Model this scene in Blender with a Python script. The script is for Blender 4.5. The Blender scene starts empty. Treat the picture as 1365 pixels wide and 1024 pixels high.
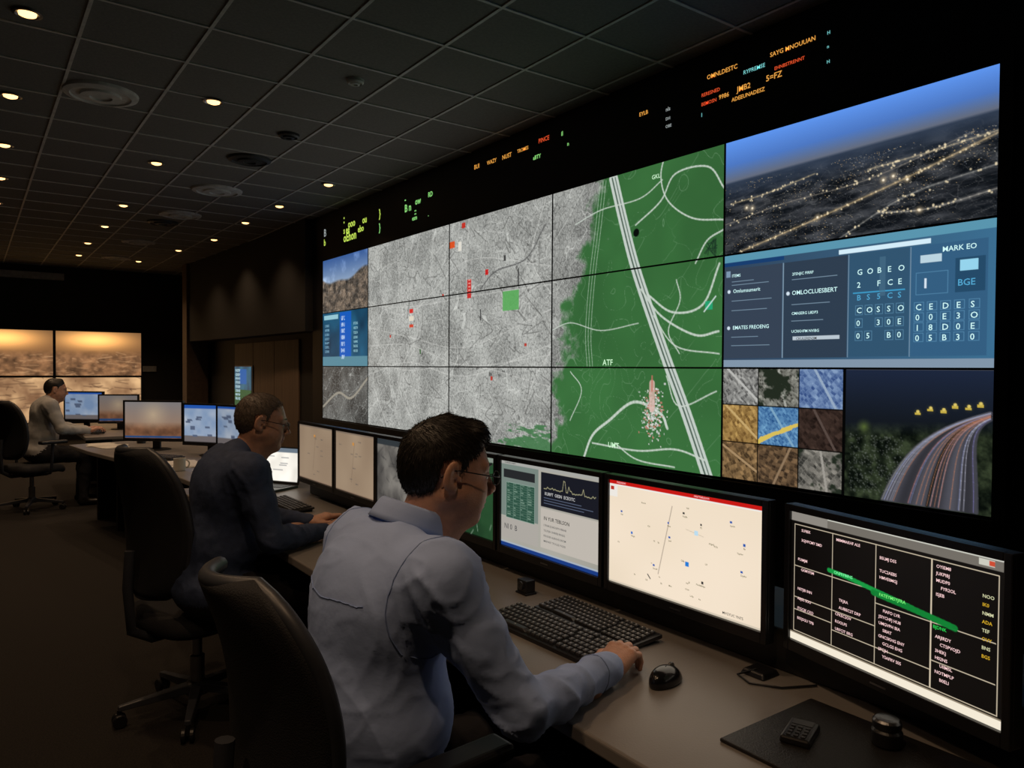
import bpy, math, random, bmesh
import numpy as np
from mathutils import Vector, Matrix, noise as mnoise
random.seed(7); rng=np.random.default_rng(7)
D=bpy.data; SC=bpy.context.scene
try:
    SC.view_settings.view_transform='Standard'; SC.view_settings.look='None'
except Exception as e: print(e)
DESK=0.75; CEIL=3.48; WX=3.74
SAMPLE_SCREENS='NONE'

# ---------------- materials ----------------
def nmat(name,col,rough=.5,metal=0.,var=.15,nscale=15.,bump=0.,bscale=60.,emis=None,estr=0.,sss=0.,spec=.5,stretch=(1,1,1),bdist=.01):
    m=D.materials.new(name); m.use_nodes=True; nt=m.node_tree; N=nt.nodes; L=nt.links
    b=N['Principled BSDF']; b.inputs['Roughness'].default_value=rough; b.inputs['Metallic'].default_value=metal
    b.inputs['Specular IOR Level'].default_value=spec
    tc=N.new('ShaderNodeTexCoord'); mp=N.new('ShaderNodeMapping'); mp.inputs['Scale'].default_value=stretch
    L.new(tc.outputs['Object'],mp.inputs['Vector'])
    no=N.new('ShaderNodeTexNoise'); no.inputs['Scale'].default_value=nscale; no.inputs['Detail'].default_value=3
    L.new(mp.outputs[0],no.inputs['Vector'])
    rp=N.new('ShaderNodeValToRGB'); c=Vector(col[:3])
    rp.color_ramp.elements[0].position=.3; rp.color_ramp.elements[1].position=.7
    rp.color_ramp.elements[0].color=(*(c*(1-var)),1); rp.color_ramp.elements[1].color=(*(c*(1+var)),1)
    L.new(no.outputs['Fac'],rp.inputs['Fac']); L.new(rp.outputs['Color'],b.inputs['Base Color'])
    if bump>0:
        n2=N.new('ShaderNodeTexNoise'); n2.inputs['Scale'].default_value=bscale; n2.inputs['Detail'].default_value=4
        L.new(mp.outputs[0],n2.inputs['Vector'])
        bp=N.new('ShaderNodeBump'); bp.inputs['Strength'].default_value=bump; bp.inputs['Distance'].default_value=bdist
        L.new(n2.outputs['Fac'],bp.inputs['Height']); L.new(bp.outputs[0],b.inputs['Normal'])
    if sss>0:
        b.inputs['Subsurface Weight'].default_value=sss; b.inputs['Subsurface Scale'].default_value=.01
    if emis:
        b.inputs['Emission Color'].default_value=(*emis,1); b.inputs['Emission Strength'].default_value=estr
        try: m.cycles.emission_sampling='NONE'
        except Exception: pass
    return m
_scr={}
def scrmat(strength,sample=True):
    if (strength,sample) in _scr: return _scr[(strength,sample)]
    m=D.materials.new('screen_display'); m.use_nodes=True; nt=m.node_tree
    b=nt.nodes['Principled BSDF']; b.inputs['Base Color'].default_value=(.01,.01,.012,1); b.inputs['Roughness'].default_value=.35
    a=nt.nodes.new('ShaderNodeVertexColor'); a.layer_name='col'
    nt.links.new(a.outputs['Color'],b.inputs['Emission Color']); b.inputs['Emission Strength'].default_value=strength
    try: m.cycles.emission_sampling=SAMPLE_SCREENS
    except Exception: pass
    _scr[(strength,sample)]=m; return m
_tm={}
def textmat(c,strength=.95):
    k=tuple(round(v*6)/6 for v in c)+(strength,)
    if k in _tm: return _tm[k]
    lin=tuple(((v+.055)/1.055)**2.4 if v>.04 else v/12.92 for v in k[:3])
    m=D.materials.new('screen_lettering'); m.use_nodes=True; b=m.node_tree.nodes['Principled BSDF']
    b.inputs['Base Color'].default_value=(.01,.01,.01,1); b.inputs['Emission Color'].default_value=(*lin,1); b.inputs['Emission Strength'].default_value=strength
    try: m.cycles.emission_sampling='NONE'
    except Exception: pass
    _tm[k]=m; return m
M={}
M['black']=nmat('black_plastic',(.012,.012,.014),.35)
M['bezel']=nmat('bezel_plastic',(.016,.016,.018),.3)
M['fascia']=nmat('black_fascia',(.005,.005,.007),.5)
M['key']=nmat('keycap_plastic',(.034,.035,.038),.36)
M['legend']=nmat('keycap_legend',(.5,.5,.5),.6)
M['desk']=nmat('desk_laminate',(.225,.21,.20),.36,var=.1,nscale=3,bump=.04,bscale=200)
M['deskdark']=nmat('desk_panel',(.02,.019,.018),.5)
M['fabric']=nmat('chair_fabric',(.014,.015,.019),.85,bump=.3,bscale=300)
M['rim']=nmat('chair_frame',(.04,.044,.055),.42)
M['chrome']=nmat('brushed_metal',(.35,.35,.36),.3,1.)
M['paper']=nmat('paper',(.7,.68,.63),.8,var=.05)
M['skin']=nmat('skin',(.57,.31,.215),.48,var=.12,nscale=40,bump=.12,bscale=220,sss=.1)
M['hairdark']=nmat('hair_dark',(.013,.011,.010),.45,var=.4,nscale=160)
M['hairbrown']=nmat('hair_greying',(.12,.095,.078),.5,var=.4,nscale=160)
M['shirtblue']=nmat('shirt_cotton_blue',(.36,.50,.88),.8,var=.04,nscale=8,bump=.28,bscale=13,bdist=.012)
M['seam']=nmat('shirt_seam_thread',(.20,.29,.55),.85,var=.04)
M['sweater']=nmat('sweater_navy',(.035,.055,.12),.8,var=.15,nscale=40,bump=.35,bscale=16,bdist=.012)
M['shirtgrey']=nmat('shirt_cotton_grey',(.42,.42,.42),.8,var=.08,bump=.4,bscale=20)
M['trouser']=nmat('trouser_cloth',(.015,.015,.02),.85,bump=.2,bscale=300)
M['shoe']=nmat('shoe_leather',(.012,.01,.009),.3)
M['eye']=nmat('eyeball',(.7,.68,.65),.15,var=.03)
M['iris']=nmat('iris',(.04,.02,.01),.15)
M['glass']=nmat('spectacle_frame',(.02,.02,.025),.25)
M['lip']=nmat('lips',(.42,.18,.15),.45)

# ---------------- mesh helpers ----------------
def link(o,parent=None,mats=None):
    SC.collection.objects.link(o)
    if parent: o.parent=parent
    if mats:
        for m in (mats if isinstance(mats,(list,tuple)) else [mats]): o.data.materials.append(m)
    return o
def empty(name,loc=(0,0,0),rz=0.,parent=None):
    e=D.objects.new(name,None); e.empty_display_size=.1; SC.collection.objects.link(e)
    e.location=loc; e.rotation_euler=(0,0,rz)
    if parent: e.parent=parent
    return e
class MB:
    def __init__(s): s.v=[]; s.f=[]; s.m=[]
    def box(s,x0,x1,y0,y1,z0,z1,taper=1.,mi=0,Mx=None):
        cx,cy=(x0+x1)/2,(y0+y1)/2; b=len(s.v)
        P=[(x0,y0,z0),(x1,y0,z0),(x1,y1,z0),(x0,y1,z0)]+[(cx+(x-cx)*taper,cy+(y-cy)*taper,z1) for x,y in((x0,y0),(x1,y0),(x1,y1),(x0,y1))]
        if Mx is not None: P=[tuple(Mx@Vector(p)) for p in P]
        s.v+=P
        for q in((0,3,2,1),(4,5,6,7),(0,1,5,4),(1,2,6,5),(2,3,7,6),(3,0,4,7)): s.f.append(tuple(b+i for i in q)); s.m.append(mi)
    def rev(s,prof,n=24,c=(0,0,0),mi=0,Mx=None):
        b=len(s.v)
        for r,z in prof:
            for i in range(n):
                a=2*math.pi*i/n; p=Vector((r*math.cos(a),r*math.sin(a),z))
                if Mx is not None: p=Mx@p
                s.v.append((p[0]+c[0],p[1]+c[1],p[2]+c[2]))
        for k in range(len(prof)-1):
            for i in range(n):
                j=(i+1)%n; s.f.append((b+k*n+i,b+k*n+j,b+(k+1)*n+j,b+(k+1)*n+i)); s.m.append(mi)
        s.f.append(tuple(b+i for i in reversed(range(n)))); s.m.append(mi)
        s.f.append(tuple(b+(len(prof)-1)*n+i for i in range(n))); s.m.append(mi)
    def obj(s,name,mats,parent=None,bevel=0,smooth=False,seg=2):
        me=D.meshes.new(name); me.from_pydata(s.v,[],s.f); me.validate()
        o=D.objects.new(name,me); link(o,parent,mats)
        me.polygons.foreach_set('material_index',s.m[:len(me.polygons)])
        if smooth: me.polygons.foreach_set('use_smooth',[True]*len(me.polygons))
        if bevel>0:
            md=o.modifiers.new('bevel','BEVEL'); md.width=bevel; md.segments=seg; md.limit_method='ANGLE'
        me.update(); return o
def tube(name,pts,r,mat,parent=None,cyclic=False,radii=None):
    cu=D.curves.new(name,'CURVE'); cu.dimensions='3D'; cu.bevel_depth=r; cu.bevel_resolution=3; cu.use_fill_caps=True
    sp=cu.splines.new('POLY'); sp.points.add(len(pts)-1)
    for i,p in enumerate(pts):
        sp.points[i].co=(*p,1)
        if radii: sp.points[i].radius=radii[i]
    sp.use_cyclic_u=cyclic; sp.use_smooth=True
    o=D.objects.new(name,cu); return link(o,parent,mat)
def npmesh(name,V,F4,mats,parent=None,smooth=True,mi=None):
    me=D.meshes.new(name); V=np.asarray(V,np.float32); F4=np.asarray(F4,np.int32)
    me.vertices.add(len(V)); me.vertices.foreach_set('co',V.ravel())
    me.loops.add(F4.size); me.loops.foreach_set('vertex_index',F4.ravel())
    me.polygons.add(len(F4)); me.polygons.foreach_set('loop_start',np.arange(0,F4.size,4,dtype=np.int32))
    if mi is not None: me.polygons.foreach_set('material_index',mi.astype(np.int32))
    me.polygons.foreach_set('use_smooth',np.full(len(F4),smooth))
    me.update(calc_edges=True); me.validate()
    o=D.objects.new(name,me); return link(o,parent,mats)

# ---------------- screen painter (vertex colours on a dense flat mesh) ----------------
FONT=dict(A='010101111101101',B='110101110101110',C='011100100100011',D='110101101101110',E='111100110100111',F='111100110100100',G='011100101101011',H='101101111101101',I='111010010010111',J='001001001101010',K='101101110101101',L='100100100100111',M='101111111101101',N='110101101101101',O='010101101101010',P='110101110100100',R='110101110101101',S='011100010001110',T='111010010010010',U='101101101101111',V='101101101101010',Y='101101010010010')
FONT.update({'0':'111101101101111','2':'110001010100111','3':'110001010001110','4':'101101111001001','5':'111100110001110','8':'111101111101111','9':'111101111001110'})
LET='ABCDEFGHIJKLMNOPRSTUVY'
def rtext(n): return ''.join(random.choice(LET if random.random()<.9 else '02358') for _ in range(n))
def upn(ny,nx,cells_y,cells_x):
    g=rng.random((int(cells_y)+3,int(cells_x)+3))
    y=np.linspace(0,cells_y,ny); x=np.linspace(0,cells_x,nx)
    yi=y.astype(int); xi=x.astype(int); fy=(y-yi)[:,None]; fx=(x-xi)[None,:]
    fy=fy*fy*(3-2*fy); fx=fx*fx*(3-2*fx)
    return (g[yi][:,xi]*(1-fy)+g[yi+1][:,xi]*fy)*(1-fx)+(g[yi][:,xi+1]*(1-fy)+g[yi+1][:,xi+1]*fy)*fx
def fbm(ny,nx,cy,cx,o=4):
    r=0;a=.5;t=0
    for i in range(o): r=r+a*upn(ny,nx,cy*2**i,cx*2**i); t+=a; a*=.55
    return r/t
def vor_edges(A,B,cell,jit=.9,asp=1.):
    """F2-F1 distance field: street-block pattern"""
    wx=(fbm(A.shape[0],A.shape[1],5,5,3)-.5)*cell*2.5
    X=(A+wx)/cell; Y=(B-wx)/(cell*asp); xi=np.floor(X).astype(int); yi=np.floor(Y).astype(int)
    ox,oy=xi.min()-2,yi.min()-2; G=rng.random((yi.max()-oy+4,xi.max()-ox+4,2))*jit
    d1=np.full(A.shape,9.);d2=np.full(A.shape,9.)
    for i in(-1,0,1):
        for j in(-1,0,1):
            g=G[yi+j-oy,xi+i-ox]; d=np.abs(xi+i+g[...,0]-X)+np.abs(yi+j+g[...,1]-Y)*.9
            m=d<d1; d2=np.where(m,d1,np.minimum(d2,d)); d1=np.where(m,d,d1)
    return (d2-d1)*cell
class Cv:
    def __init__(s,w,h,res,base=(0,0,0),real=False):
        s.w,s.h=w,h; s.nx=int(w/res)+1; s.ny=int(h/res)+1; s.rx=w/(s.nx-1); s.ry=h/(s.ny-1)
        s.I=np.ones((s.ny,s.nx,3))*np.array(base,float); s.real=real; s.T=[]
        s.A,s.B=np.meshgrid(np.linspace(0,w,s.nx),np.linspace(0,h,s.ny))
    def sl(s,a0,b0,a1,b1):
        i0=max(0,int(round(a0/s.rx))); i1=min(s.nx,max(i0+1,int(round(a1/s.rx)))); j0=max(0,int(round(b0/s.ry))); j1=min(s.ny,max(j0+1,int(round(b1/s.ry))))
        return slice(j0,j1),slice(i0,i1)
    def rect(s,a0,b0,a1,b1,c,al=1.):
        q=s.sl(a0,b0,a1,b1); s.I[q]=s.I[q]*(1-al)+np.array(c)*al
    def frame(s,a0,b0,a1,b1,c,w):
        s.rect(a0,b0,a1,b0+w,c); s.rect(a0,b1-w,a1,b1,c); s.rect(a0,b0,a0+w,b1,c); s.rect(a1-w,b0,a1,b1,c)
    def line(s,p,q,w,c,al=1.):
        m=w/2+s.rx; r=s.sl(min(p[0],q[0])-m,min(p[1],q[1])-m,max(p[0],q[0])+m+s.rx,max(p[1],q[1])+m+s.ry)
        A=s.A[r];B=s.B[r]
        if A.size==0: return
        d0,d1=q[0]-p[0],q[1]-p[1]; L=d0*d0+d1*d1+1e-9
        t=np.clip(((A-p[0])*d0+(B-p[1])*d1)/L,0,1); d=np.hypot(A-p[0]-t*d0,B-p[1]-t*d1)
        k=(np.clip((w/2-d)/s.rx+.5,0,1)*al)[...,None]; s.I[r]=s.I[r]*(1-k)+np.array(c)*k
    def poly(s,pts,w,c,al=1.,smooth=True):
        if smooth and len(pts)>2:
            P=[np.array(p) for p in pts]; P=[2*P[0]-P[1]]+P+[2*P[-1]-P[-2]]; out=[]
            for i in range(1,len(P)-2):
                for t in np.linspace(0,1,8,endpoint=False):
                    out.append(.5*((2*P[i])+(-P[i-1]+P[i+1])*t+(2*P[i-1]-5*P[i]+4*P[i+1]-P[i+2])*t*t+(-P[i-1]+3*P[i]-3*P[i+1]+P[i+2])*t**3))
            out.append(P[-2]); pts=out
        for a,b in zip(pts[:-1],pts[1:]): s.line(a,b,w,c,al)
    def disc(s,a,b,r,c,al=1.,soft=False):
        q=s.sl(a-r-s.rx,b-r-s.ry,a+r+s.rx*2,b+r+s.ry*2); d=np.hypot(s.A[q]-a,s.B[q]-b)
        k=(np.clip((r-d)/s.rx+.5,0,1) if not soft else np.clip(1-d/r,0,1)**1.5)*al
        s.I[q]=s.I[q]*(1-k[...,None])+np.array(c)*k[...,None]
    def text(s,a,b,h,t,c,al=1.,wf=1.):
        if s.real: s.T.append((a,b,h,t,c)); return
        e=h/5; ew=e*wf
        for ch in t:
            g=FONT.get(ch)
            if g:
                for k in range(15):
                    if g[k]=='1':
                        r,q=divmod(k,3); s.rect(a+q*ew,b+r*e,a+(q+1)*ew,b+(r+1)*e,c,al)
            a+=ew*4
    def noise(s,a0,b0,a1,b1,c0,c1,cell=.05,o=4,con=1.):
        q=s.sl(a0,b0,a1,b1); n=s.I[q].shape
        f=fbm(n[0],n[1],max(1,(b1-b0)/cell),max(1,(a1-a0)/cell),o); f=np.clip((f-.5)*2*con+.5,0,1)[...,None]
        s.I[q]=np.array(c0)*(1-f)+np.array(c1)*f
    def streetmap(s,a0,b0,a1,b1,lo,hi,line=.80):
        q=s.sl(a0,b0,a1,b1); A=s.A[q];B=s.B[q]
        f=fbm(A.shape[0],A.shape[1],(b1-b0)/.22,(a1-a0)/.22,4); f=np.clip((f-.5)*2.6+.5,0,1)
        g=lo*(1-f)+hi*f
        e1=vor_edges(A,B,.027,.95,1.3); g=g+(line-g)*np.clip(1-e1/.007,0,1)*.50
        e2=vor_edges(A,B,.060,.9,.8); g=g*(1-np.clip(1-e2/.007,0,1)*.36)
        e3=vor_edges(A,B,.21,.9,1.); g=g+(.90-g)*np.clip(1-e3/.011,0,1)*.6
        g=g+(rng.random(g.shape)-.5)*.09
        s.I[q]=np.clip(g,0,1)[...,None]*np.array((1.,1.01,.985))
    def build(s,name,o,right,down,strength,parent,sample=True):
        o=np.array(o);right=np.array(right);down=np.array(down)
        V=o+s.A.ravel()[:,None]*right+s.B.ravel()[:,None]*down
        i=np.arange(s.nx-1)[None,:]+np.arange(s.ny-1)[:,None]*s.nx; i=i.ravel()
        F=np.stack([i,i+s.nx,i+s.nx+1,i+1],1)
        ob=npmesh(name,V,F,scrmat(strength,sample),parent,False)
        c=np.clip(s.I,0,1).reshape(-1,3); c=np.where(c<=.04045,c/12.92,((c+.055)/1.055)**2.4)
        at=ob.data.color_attributes.new('col','FLOAT_COLOR','POINT')
        at.data.foreach_set('color',np.concatenate([c,np.ones((len(c),1))],1).astype(np.float32).ravel())
        R=Matrix((tuple(right),tuple(-down),tuple(np.cross(right,-down)))).transposed().to_euler()
        for (a,b,h,t,col) in s.T:
            cu=D.curves.new('lettering','FONT'); cu.body=t; cu.size=h*1.35; cu.resolution_u=2; cu.offset=h*.012
            to=D.objects.new('lettering',cu); link(to,parent,textmat(col,strength))
            p=o+right*a+down*(b+h)+np.cross(right,-down)*.0006; to.location=tuple(p); to.rotation_euler=R
        return ob
def wallpt(px,py):   # photo measurement -> (Y,Z) on the video wall plane
    u=(px-682)/1000; z=WX/(.586+.81*u); return z*(.81-.586*u),1.5-(py-491)/1000*z

# ---------------- ROOM ----------------
wm=nmat('wall_paint',(.035,.033,.031),.8,var=.1,nscale=2,bump=.05)
def roombox(name,x0,x1,y0,y1,z0,z1,mat,bev=0):
    b=MB(); b.box(x0,x1,y0,y1,z0,z1); return b.obj(name,mat,bevel=bev)
carpet=nmat('carpet',(.015,.012,.010),.95,var=.7,nscale=140,bump=.8,bscale=400)
roombox('floor',-5,3.95,-3,17.6,-.1,0,carpet)
cm=nmat('ceiling_tile',(.18,.17,.155),.9,var=.12,nscale=60,bump=.2,bscale=200)
roombox('ceiling',-5,3.95,-3,17.6,CEIL,CEIL+.1,cm)
roombox('wall_right',3.85,3.95,-3,17.6,0,CEIL,nmat('wall_dark',(.02,.019,.019),.7))
roombox('wall_far',-5,3.85,17.5,17.6,0,CEIL,wm)
roombox('wall_left',-5.1,-5,-3,17.6,0,CEIL,wm)
roombox('wall_back',-5,3.85,-3.1,-3,0,CEIL,wm)
roombox('baseboard_far',-5,3.85,17.48,17.5,0,.1,M['deskdark'])
b=MB()
x=.55-.61*9
while x<3.8: b.box(x-.010,x+.010,-3,17.5,CEIL-.008,CEIL); x+=.61
y=-2.7
while y<17.5: b.box(-5,3.85,y-.010,y+.010,CEIL-.0075,CEIL-.0005); y+=.61
b.obj('trim_ceiling_grid',nmat('grid_metal',(.55,.53,.50),.6))
b=MB(); pts=[(3.64,9.75),(3.62,11.0),(3.58,12.5),(3.52,14.0),(3.45,15.38)]
for (p,q) in zip(pts[:-1],pts[1:]):
    k=len(b.v)
    b.v+=[(p[0],p[1],1.98),(q[0],q[1],1.98),(3.85,q[1],1.98),(3.85,p[1],1.98),(p[0],p[1],CEIL),(q[0],q[1],CEIL),(3.85,q[1],CEIL),(3.85,p[1],CEIL)]
    for f_ in((0,1,2,3),(4,7,6,5),(0,4,5,1),(1,5,6,2),(3,7,4,0)): b.f.append(tuple(k+i for i in f_)); b.m.append(0)
b.obj('wall_soffit',nmat('soffit_paint',(.010,.0095,.0095),.8))
b=MB(); b.box(3.40,3.80,15.4,15.75,0,CEIL); b.box(3.38,3.82,15.38,15.77,0,.12); b.obj('column',nmat('column_veneer',(.13,.085,.055),.6),bevel=.01)
b=MB()
for k in range(3):
    b.box(3.825,3.85,10.5+k*1.07,11.55+k*1.07,.1,1.9)
b.obj('wall_panelling',nmat('wood_panel',(.19,.13,.09),.6,stretch=(1,1,.1)),bevel=.004)
b=MB(); b.box(2.98,3.25,17.47,17.5,1.38,1.5); b.obj('wall_light_switch',nmat('switch_white',(.6,.6,.58),.5),bevel=.005)  # small white light-switch box
b=MB(); b.box(-.8,1.55,17.38,17.5,3.2,3.33)
for k in range(7): b.box(-.78,1.53,17.37,17.38,3.21+k*.017,3.217+k*.017)
b.obj('air_vent',nmat('vent_metal',(.6,.58,.55),.5),bevel=.003)

# ---------------- downlights ----------------
DL=[(.28,5.04),(.26,6.64),(.27,8.15),(.28,9.6),(.28,11.1),(.28,12.6),(1.49,5.87),(1.49,7.97),(1.55,10.3),(1.57,12.0),(1.56,13.8),(1.6,15.4),(3.16,7.77),(3.1,9.17),(3.08,10.5),(3.1,12.2),(2.9,13.7),(2.6,15.6),
    (.28,3.4),(.28,1.9),(.1,.5),(-.9,1.4),(-1.2,6.0)]
root=empty('ceiling_downlights')
ring=MB(); disc=MB()
for x,y in DL:
    ring.rev([(.05,CEIL-.002),(.075,CEIL-.012),(.062,CEIL-.016),(.05,CEIL-.006)],24,(x,y,0))
    disc.rev([(.001,CEIL-.028),(.025,CEIL-.026),(.044,CEIL-.018),(.047,CEIL-.004)],20,(x,y,0))
ring.obj('trim_rings',M['chrome'],root); disc.obj('lamp_discs',nmat('lamp_glow',(1,.8,.5),.5,emis=(1,.55,.2),estr=3.2),root,smooth=True)
for i,(x,y) in enumerate(DL):
    l=D.lights.new('downlight_beam','SPOT'); l.energy=42; l.color=(1,.65,.38); l.spot_size=math.radians(110); l.spot_blend=.8; l.shadow_soft_size=.05
    o=D.objects.new('beam_%d'%i,l); SC.collection.objects.link(o); o.parent=root; o.location=(x,y,CEIL-.035)
lm=nmat('diffuser_white',(.55,.53,.50),.6); dm=nmat('sensor_dark',(.03,.03,.03),.5)
for x,y,r,m,n in[(.79,6.2,.25,lm,'ceiling_air_diffuser'),(2.27,8.8,.27,lm,'ceiling_air_diffuser'),(2.245,10.5,.26,lm,'ceiling_air_diffuser'),(2.2,13.2,.25,lm,'ceiling_air_diffuser'),(2.2,15.4,.25,lm,'ceiling_air_diffuser'),(2.18,7.3,.20,dm,'ceiling_speaker'),(2.17,11.2,.2,dm,'ceiling_speaker'),(2.22,6.33,.09,dm,'smoke_detector'),(2.17,4.86,.06,lm,'smoke_detector'),(2.25,2.9,.05,dm,'smoke_detector')]:
    b=MB()
    b.rev([(r,CEIL),(r*.97,CEIL-.02),(r*.8,CEIL-.03),(r*.78,CEIL-.018),(r*.55,CEIL-.018),(r*.53,CEIL-.035),(r*.3,CEIL-.038),(r*.28,CEIL-.025),(r*.02,CEIL-.025)],32,(x,y,0)); b.obj(n,m,smooth=False)

# ---------------- VIDEO WALL ----------------
vw=empty('video_wall')
ZT,ZB=2.88,.835
colY=[9.38,8.01,6.20,4.632,2.966,1.458]
rowZ=[2.88,2.195,1.51,.835]
b=MB(); b.box(WX+.006,3.85,-1.2,9.75,0.0,CEIL); b.obj('fascia_cabinet',M['fascia'],vw)
b=MB()
for yy in colY: 
    b.box(WX-.004,WX+.006,yy-.006,yy+.006,ZB-.01,ZT+.01)
for k,zz in enumerate(rowZ):
    b.box(WX-.003,WX+.006,colY[-1]-.006,colY[0]+.006,zz-.0055,zz+.0055)
b.box(WX-.03,WX+.006,colY[-1]-.05,colY[0]+.05,ZB-.09,ZB-.008)
b.box(WX-.03,WX+.006,colY[-1]-.06,colY[-1]-.009,ZB-.09,ZT+.03)
b.obj('panel_bezels',M['fascia'],vw)
H=ZT-ZB
Y0=colY[0]; cv=Cv(Y0-colY[3],H,.0062)
def W(px,py): y,z=wallpt(px,py); return (Y0-y,ZT-z)
c5=Y0-colY[1]
cv.streetmap(c5,0,cv.w,H,.55,.70,.86)
for k in range(9):
    a=random.uniform(c5,cv.w); cv.poly([(a,0),(a+random.uniform(-.2,.2),.5),(a+random.uniform(-.3,.3),1.),(a+random.uniform(-.4,.4),1.5),(a+random.uniform(-.5,.5),2.0)],.008,(.88,.88,.86),.55)
for k in range(6):
    bb=random.uniform(.1,1.9); cv.poly([(c5,bb),(c5+1.,bb+random.uniform(-.2,.2)),(c5+2.1,bb+random.uniform(-.3,.3)),(cv.w,bb+random.uniform(-.3,.3))],.008,(.86,.86,.84),.5)
for k in range(90):
    a=random.uniform(c5,cv.w);bb=random.uniform(0,H); cv.poly([(a,bb),(a+random.uniform(-.12,.12),bb+random.uniform(-.1,.1)),(a+random.uniform(-.2,.2),bb+random.uniform(-.2,.2))],.007,(.36,.36,.35),.6)
ga,gb=W(655,560)
q=cv.sl(ga,gb,cv.w,H); n=cv.I[q].shape; f=fbm(n[0],n[1],8,6,4); gx=np.linspace(0,1,n[1])[None,:]; gy=np.linspace(0,1,n[0])[:,None]
k=(np.clip((f+gx*.5+gy*.35-.90)*9,0,1)*.85)[...,None]; cv.I[q]=cv.I[q]*(1-k)+np.array((.24,.46,.27))*k
for (px,py,w,h,c) in[(625,386,.07,.17,(.80,.14,.13)),(548,416,.08,.04,(.85,.15,.12)),(548,426,.10,.05,(.92,.88,.8)),(548,436,.09,.03,(.85,.25,.15)),(602,328,.09,.06,(.9,.3,.1)),(612,330,.06,.09,(.92,.9,.85)),(617,302,.06,.05,(.8,.15,.1)),(648,364,.05,.05,(.8,.1,.1)),(680,401,.24,.17,(.36,.68,.36)),(640,420,.02,.10,(.25,.25,.25)),(690,370,.02,.14,(.25,.25,.25)),(672,345,.03,.05,(.22,.22,.22)),(560,470,.03,.05,(.2,.4,.2)),(520,450,.03,.03,(.75,.2,.15)),(590,395,.03,.03,(.75,.2,.15)),(700,460,.03,.03,(.75,.2,.15)),(655,505,.03,.04,(.75,.2,.15))]:
    a,bb=W(px,py); cv.rect(a-w/2,bb-h/2,a+w/2,bb+h/2,c,.9)
a,bb=W(625,384)
for k in range(5): cv.rect(a-.02,bb-.07+k*.03,a+.02,bb-.06+k*.03,(.95,.7,.65),.8)
cv.poly([W(640,385),W(660,362),W(700,345),W(725,300)],.012,(.35,.35,.35),.8)
q=cv.sl(0,0,c5,.685); A=cv.A[q];B=cv.B[q]
sky=np.array((.22,.36,.60))*(1-np.clip(B/.3,0,1)[...,None])+np.array((.55,.64,.76))*np.clip(B/.3,0,1)[...,None]
cl=fbm(A.shape[0],A.shape[1],5,8,4); sky=sky+np.clip((cl-.5)*1.5,0,1)[...,None]*.4
rg=fbm(A.shape[0],A.shape[1],14,18,5)[...,None]; land=np.array((.12,.12,.12))*(1-rg)+np.array((.60,.52,.44))*np.clip(rg*1.3-.15,0,1)
e=vor_edges(A,B,.05,.9,.7); land=land+(np.clip(1-e/.012,0,1)*.16)[...,None]
hh=.24+.06*np.sin(A*3.1)+.02*np.sin(A*9); m=np.clip((B-hh)*30,0,1)[...,None]; cv.I[q]=sky*(1-m)+land*m
cv.noise(0,.685,c5,1.37,(.04,.20,.30),(.14,.42,.56),.4,3)
cv.rect(.55,.70,.9,1.35,(.05,.36,.75)); cv.rect(0,1.25,c5,1.37,(.35,.55,.62)); cv.rect(.05,.72,.5,.78,(.6,.8,.85))
for r in range(7): cv.text(.6,.75+r*.08,.05,rtext(3),(.8,.9,1)); cv.text(.08,.84+r*.055,.03,rtext(6),(.5,.7,.8)); cv.text(.97,.84+r*.055,.03,rtext(5),(.6,.8,.85))
cv.streetmap(0,1.37,c5,H,.22,.42,.6)
cv.poly([(0,1.9),(.5,1.7),(.9,1.75),(c5,1.5)],.03,(.62,.60,.55),.9)
cv.build('screen_street_map',(WX,Y0,ZT),(0,-1,0),(0,0,-1),.95,vw)
# green map section
Y0=colY[3]; cv=Cv(Y0-colY[4],H,.0045)
G=np.array((.225,.43,.235))
cv.streetmap(0,0,cv.w,H,.48,.64,.82); grey=cv.I.copy(); cv.noise(0,0,cv.w,H,tuple(G*.93),tuple(G*1.07),.5,3)
e=vor_edges(cv.A,cv.B,.55,.9); k=(np.clip(1-e/.008,0,1)*.45)[...,None]; cv.I=cv.I*(1-k)+np.array((.62,.73,.62))*k
e=vor_edges(cv.A,cv.B,.22,.95); fm=np.clip((fbm(cv.ny,cv.nx,5,4,3)-.52)*14,0,1); k=(np.clip(1-e/.007,0,1)*.36*fm)[...,None]; cv.I=cv.I*(1-k)+np.array((.60,.72,.60))*k
bd=np.interp(cv.B,[0,.3,.65,1.0,1.3,1.42,1.7,2.04],[.60,.56,.36,.22,.25,.10,.14,.04])+(fbm(cv.ny,cv.nx,16,13,5)-.5)*.42
kk=np.clip((bd-cv.A)*10,0,1)[...,None]; cv.I=cv.I*(1-kk)+grey*kk
wh=(.80,.84,.80)
for k in range(3): cv.poly([(a+.03*k,b_) for a,b_ in[(.55,.02),(.50,.35),(.44,.7),(.40,1.1),(.42,1.36)]],.006,(.72,.80,.72),.7)
R=[W(815,238),W(830,300),W(848,365),W(885,470),W(915,550),W(945,637)]
cv.poly(R,.085,(.78,.82,.79)); cv.poly([(a-.012,b_) for a,b_ in R],.012,(.30,.38,.33)); cv.poly([(a+.018,b_) for a,b_ in R],.008,(.35,.42,.38))
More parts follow.
